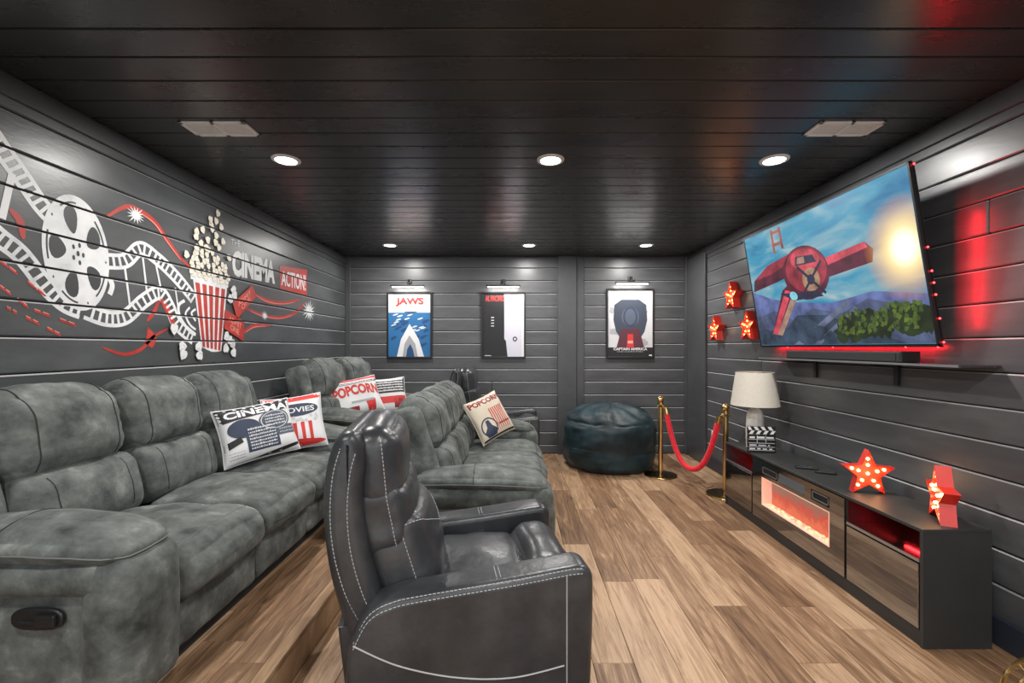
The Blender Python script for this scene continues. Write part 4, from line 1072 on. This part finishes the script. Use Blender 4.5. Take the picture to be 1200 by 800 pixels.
SC = {'haze': (0.10,0.13,0.30), 'hill': (0.035,0.055,0.09), 'hill2': (0.07,0.09,0.17), 'tree': (0.018,0.03,0.012), 'leaf': (0.085,0.13,0.02), 'leaf2': (0.05,0.08,0.02), 'road': (0.12,0.14,0.22), 'redp': (0.28,0.025,0.045), 'redl': (0.55,0.06,0.09), 'redd': (0.09,0.012,0.03),
      'goldp': (0.40,0.24,0.14), 'bluel': (0.25,0.7,1.0), 'flare1': (0.9,0.42,0.10), 'flare2': (1.0,0.62,0.22), 'flare3': (1.0,0.85,0.5), 'sun': (1.0,0.95,0.8), 'rust': (0.33,0.09,0.07), 'dark': (0.02,0.02,0.05), 'cloudl': (0.6,0.68,0.72), 'amber': (0.33,0.2,0.15)}
def scm(k):
    kk = 'screen_'+k
    if kk not in M:
        m, N, L, b = new_mat(kk); M[kk] = m; c = SC[k]
        tc = N.new('ShaderNodeTexCoord'); nz = N.new('ShaderNodeTexNoise'); nz.inputs['Scale'].default_value = 9; nz.inputs['Detail'].default_value = 5; L.new(tc.outputs['Object'], nz.inputs['Vector'])
        ra = N.new('ShaderNodeValToRGB'); e = ra.color_ramp.elements; e[0].position = 0.3; e[1].position = 0.72
        e[0].color = (*[x*0.45 for x in c], 1); e[1].color = (*[min(1, x*1.5) for x in c], 1); L.new(nz.outputs['Fac'], ra.inputs[0])
        L.new(ra.outputs[0], b.inputs['Emission Color']); b.inputs['Emission Strength'].default_value = 0.85; b.inputs['Base Color'].default_value = (0.01,0.01,0.01,1); b.inputs['Roughness'].default_value = 0.25
    return M[kk]
scr = tvbox('screen', (-0.002, 0.0, B, W-B, B*1.3, ht-B), M['screen_sky'], tv)
# picture coordinates: x 0..1.778 from the viewer's left (far end), y 0..1 up
S = Shapes(); q5 = random.Random(21)
S.poly('haze', [(0,0), (1.778,0), (1.778,0.28), (1.4,0.34), (1.0,0.30), (0.5,0.36), (0.25,0.42), (0,0.5)])
S.poly('hill2', [(0,0), (1.778,0), (1.778,0.18), (1.35,0.30), (1.1,0.22), (0.8,0.28), (0.55,0.2), (0.3,0.3), (0,0.26)])
S.poly('hill', [(0,0), (1.6,0), (1.2,0.12), (0.95,0.22), (0.82,0.17), (0.6,0.24), (0.45,0.15), (0.25,0.12), (0,0.14)])
S.poly('road', [(0.5,0), (0.62,0), (1.2,0.28), (1.17,0.31)]); S.poly('road', [(0.75,0), (0.83,0), (1.25,0.24), (1.23,0.26)])
S.poly('rust', [(0.42,0.78), (0.45,0.78), (0.45,1.0-0.02), (0.42,0.98)]); S.poly('rust', [(0.54,0.80), (0.57,0.80), (0.56,1.0-0.02), (0.53,0.98)])
for y in (0.84, 0.94): S.rect('rust', 0.43, y, 0.56, y+0.025)
for k in range(60):
    x = 1.05+q5.random()*0.70; S.ell('tree', x, q5.random()*0.10+0.03+0.06*math.sin((x-1.0)*3), 0.06, 0.055, 0, 9, 0.2)
for k in range(110):
    x = 1.05+q5.random()*0.70; S.ell('leaf2' if k % 2 else 'leaf', x, 0.05+q5.random()*0.16+0.04*math.sin((x-1.0)*3), 0.018, 0.015, q5.random(), 7, 0.25)
for k in range(26): S.ell('hill', q5.random()*1.0, 0.03+q5.random()*0.1, 0.06, 0.03, 0, 8, 0.2)
# red propeller aircraft banking over the valley
S.poly('redd', [(0.02,0.50), (0.06,0.60), (0.30,0.70), (0.62,0.74), (0.70,0.58), (0.40,0.54)])
S.poly('redp', [(0.06,0.60), (0.30,0.70), (0.62,0.74), (0.64,0.68), (0.36,0.62)])
S.poly('redd', [(0.92,0.62), (1.40,0.66), (1.46,0.60), (1.44,0.52), (0.94,0.48)]); S.poly('redl', [(0.92,0.62), (1.40,0.66), (1.42,0.62), (0.94,0.56)])
S.poly('redd', [(0.22,0.10), (0.36,0.08), (0.66,0.40), (0.84,0.46), (0.70,0.56), (0.46,0.46)]); S.poly('redl', [(0.22,0.10), (0.29,0.09), (0.58,0.44), (0.50,0.46)]); S.poly('amber', [(0.29,0.09), (0.36,0.08), (0.66,0.40), (0.60,0.43)])
S.ell('redd', 0.78, 0.56, 0.27, 0.21, -0.15); S.ell('redp', 0.79, 0.585, 0.24, 0.175, -0.15); S.ell('redl', 0.80, 0.66, 0.17, 0.085, -0.15)
S.poly('dark', [(0.70,0.70), (0.90,0.68), (0.93,0.62), (0.68,0.63)]); S.poly('amber', [(0.72,0.69), (0.80,0.685), (0.80,0.635), (0.70,0.64)])
S.ell('goldp', 0.84, 0.50, 0.10, 0.09); S.ell('dark', 0.84, 0.50, 0.045, 0.04); S.strip('dark', [(0.70,0.38), (0.98,0.62)], 0.022, 0); S.strip('dark', [(0.98,0.38), (0.70,0.62)], 0.022, 0)
S.poly('dark', [(0.42,0.44), (0.6,0.36), (0.95,0.36), (0.9,0.41), (0.66,0.42)]); S.ell('bluel', 0.60, 0.40, 0.05, 0.035, -0.3)
iw, ih = W-2*B-0.004, ht-2.3*B-0.004
S.build(lambda x, y, li: tvp(-0.0024-0.000012*li, W-B-0.002-max(0, min(1, x/1.778))*iw, B*1.3+0.002+max(0, min(1, y))*ih), scm, scr, 'screen_picture', kind='stuff')
# low sun in the picture, fading into the sky
m, N, L, b = new_mat('screen_sun_glow'); M['sunglow'] = m
tc = N.new('ShaderNodeTexCoord'); mp = N.new('ShaderNodeMapping'); mp.inputs['Scale'].default_value = (1,0.663,1); mp.inputs['Location'].default_value = (-0.5,-0.163,-0.5); L.new(tc.outputs['Generated'], mp.inputs[0])
sp = N.new('ShaderNodeSeparateXYZ'); L.new(mp.outputs[0], sp.inputs[0]); cx = N.new('ShaderNodeCombineXYZ'); L.new(sp.outputs['Y'], cx.inputs[0]); L.new(sp.outputs['Z'], cx.inputs[1])
ln = N.new('ShaderNodeVectorMath'); ln.operation = 'LENGTH'; L.new(cx.outputs[0], ln.inputs[0])
ra = N.new('ShaderNodeValToRGB'); e = ra.color_ramp.elements; e[0].position = 0.10; e[0].color = (1,0.95,0.75,1); e[1].position = 0.42; e[1].color = (0.8,0.30,0.05,1); q = e.new(0.2); q.color = (1,0.72,0.3,1)
rb = N.new('ShaderNodeValToRGB'); e = rb.color_ramp.elements; e[0].position = 0.14; e[0].color = (1,1,1,1); e[1].position = 0.5; e[1].color = (0,0,0,1); q = e.new(0.3); q.color = (0.5,0.5,0.5,1)
L.new(ln.outputs['Value'], ra.inputs[0]); L.new(ln.outputs['Value'], rb.inputs[0]); L.new(ra.outputs[0], b.inputs['Emission Color']); L.new(rb.outputs[0], b.inputs['Alpha']); b.inputs['Emission Strength'].default_value = 1.0; b.inputs['Base Color'].default_value = (0.01,0.01,0.01,1)
S = Shapes(); S.ell('s', 1.68, 0.56, 0.30, 0.32, 0, 40); S.build(lambda x, y, li: tvp(-0.0062, W-B-0.002-max(0, min(1, x/1.778))*iw, B*1.3+0.002+max(0, min(1, y))*ih), lambda k: M['sunglow'], scr, 'sun_glow')
# mount and red led tape round the rear edge
bm = bmesh.new()
for a in (0.55, W-0.55):
    tube(bm, [tvp(0.055, a, ht*0.30), Vector((XR-Xb-0.002, a, ht*0.36))], 0.02, 8); tube(bm, [tvp(0.055, a, ht*0.70), Vector((XR-Xb-0.002, a, ht*0.55))], 0.016, 8)
box(bm, XR-Xb-0.022, XR-Xb-0.002, 0.45, W-0.45, ht*0.3, ht*0.6)
finish('wall_mount', bm, M['blkmatte'], tv)
bm = bmesh.new()
for (p, q) in ((tvp(0.016,-0.003,0.02), tvp(0.016,-0.003,ht-0.01)), (tvp(0.016,0,-0.003), tvp(0.016,W,-0.003))): tube(bm, [p, q], 0.003, 5)
tape = finish('led_tape', bm, M['blk'], tv)
bm = bmesh.new(); bmesh.ops.create_icosphere(bm, subdivisions=1, radius=0.0055); me = bpy.data.meshes.new('led'); bm.to_mesh(me); bm.free(); me.materials.append(M['redled'])
for k in (0, 2, 4, 5, 6, 8, 15): obj('led', me, None, tape, loc=tvp(0.016, -0.006, 0.02+k*(ht-0.04)/15))
for k in (0, 3, 12, 20): obj('led', me, None, tape, loc=tvp(0.016, 0.03+k*(W-0.06)/25, -0.006))
for (p, dr, sx_, sy_, pw) in ((tvp(0.055, -0.015, ht*0.40), Vector((0.36,-0.93,0.0)), 0.02, ht*0.62, 2.0), (tvp(0.045, W/2, -0.01), Vector((0.8,0,-0.5)), W*0.9, 0.02, 2.6)):
    l = bpy.data.lights.new('led_tape_glow', 'AREA'); l.shape = 'RECTANGLE'; l.size = sx_; l.size_y = sy_; l.energy = pw; l.color = (1,0.01,0.02)
    lo = bpy.data.objects.new('led_tape_glow', l); COL.objects.link(lo); lo.parent = tv; lo.location = p
    z_ = -dr.normalized(); y_ = Vector((0,0,1)) if abs(z_.z) < 0.3 else z_.cross(Vector((0,1,0))).normalized(); x_ = y_.cross(z_).normalized(); y_ = z_.cross(x_)
    lo.rotation_euler = Matrix((x_, y_, z_)).transposed().to_euler()
# shelf under the television with a soundbar
sh = thing('wall_shelf', 'thin dark wall shelf on two brackets under the television', 'shelf', (XR, 2.13, 1.305))
boxo('shelf_board', (-0.20, 0, 0, 1.74, 0, 0.012), M['gloss'], sh, bev=0.002); boxo('front_edge', (-0.203, -0.2, 0, 1.74, 0.0, 0.012), M['steel'], sh)
for yy in (0.57, 1.30):
    bm = bmesh.new(); box(bm, -0.02, 0, yy-0.015, yy+0.015, -0.13, 0, bev=0.002); box(bm, -0.16, 0, yy-0.012, yy+0.012, -0.014, 0, bev=0.002); finish('bracket', bm, M['blk'], sh)
sb = thing('soundbar', 'long black soundbar lying on the wall shelf', 'soundbar', (2.17, 2.50, 1.317))
boxo('body', (-0.05, 0.05, 0, 1.05, 0, 0.06), M['blkmatte'], sb, bev=0.008, seg=2); boxo('end_cap', (-0.052, 0.052, -0.012, 0.0, -0.0+0.001, 0.061), M['blk'], sb, bev=0.003); boxo('grille', (-0.053, -0.05, 0.03, 1.02, 0.008, 0.052), M['blkmatte'], sb)

# ------------------------------------------------------------------ small things
ol = thing('wall_outlet', 'white wall outlet behind the red rope', 'outlet', (XR, 5.22, 0.385))
boxo('cover_plate', (-0.006, 0, -0.036, 0.036, -0.058, 0.058), M['white'], ol, bev=0.002)
for z in (-0.024, 0.024): boxo('socket', (-0.008, -0.005, -0.016, 0.016, z-0.014, z+0.014), M['ceramic'], ol, bev=0.002)
et = thing('end_table', 'small brown wooden end table between the suede sofa and the loveseat', 'table', (-1.66, 3.80, PLAT_Z))
boxo('table_top', (-0.30, 0.30, -0.10, 0.10, 0.525, 0.55), M['wood'], et, bev=0.004)
for x in (-0.27, 0.27):
    for yy in (-0.075, 0.075): boxo('leg', (x-0.018, x+0.018, yy-0.018, yy+0.018, 0, 0.525), M['wood'], et)
wh = thing('gold_wire_wheel', 'small gold wire-spoked round stand on the floor by the right wall', 'stand', (1.93, 1.66, 0))
for yy, in ((-0.03,), (0.03,)):
    tubeo('rim', [(0.12*math.cos(2*PI*k/40), yy, 0.127+0.12*math.sin(2*PI*k/40)) for k in range(40)], 0.007, M['gold'], wh, 8, closed=True)
tubeo('inner_rim', [(0.098*math.cos(2*PI*k/40), 0, 0.127+0.098*math.sin(2*PI*k/40)) for k in range(40)], 0.005, M['gold'], wh, 8, closed=True)
for k in range(12):
    a = 2*PI*k/12; tubeo('spoke', [(0.015*math.cos(a), 0, 0.127+0.015*math.sin(a)), (0.118*math.cos(a), 0.03*(-1)**k, 0.127+0.118*math.sin(a))], 0.0025, M['gold'], wh, 6)
bm = bmesh.new(); tube(bm, [(0,-0.035,0.127), (0,0.035,0.127)], 0.016, 14); finish('hub', bm, M['golddark'], wh)
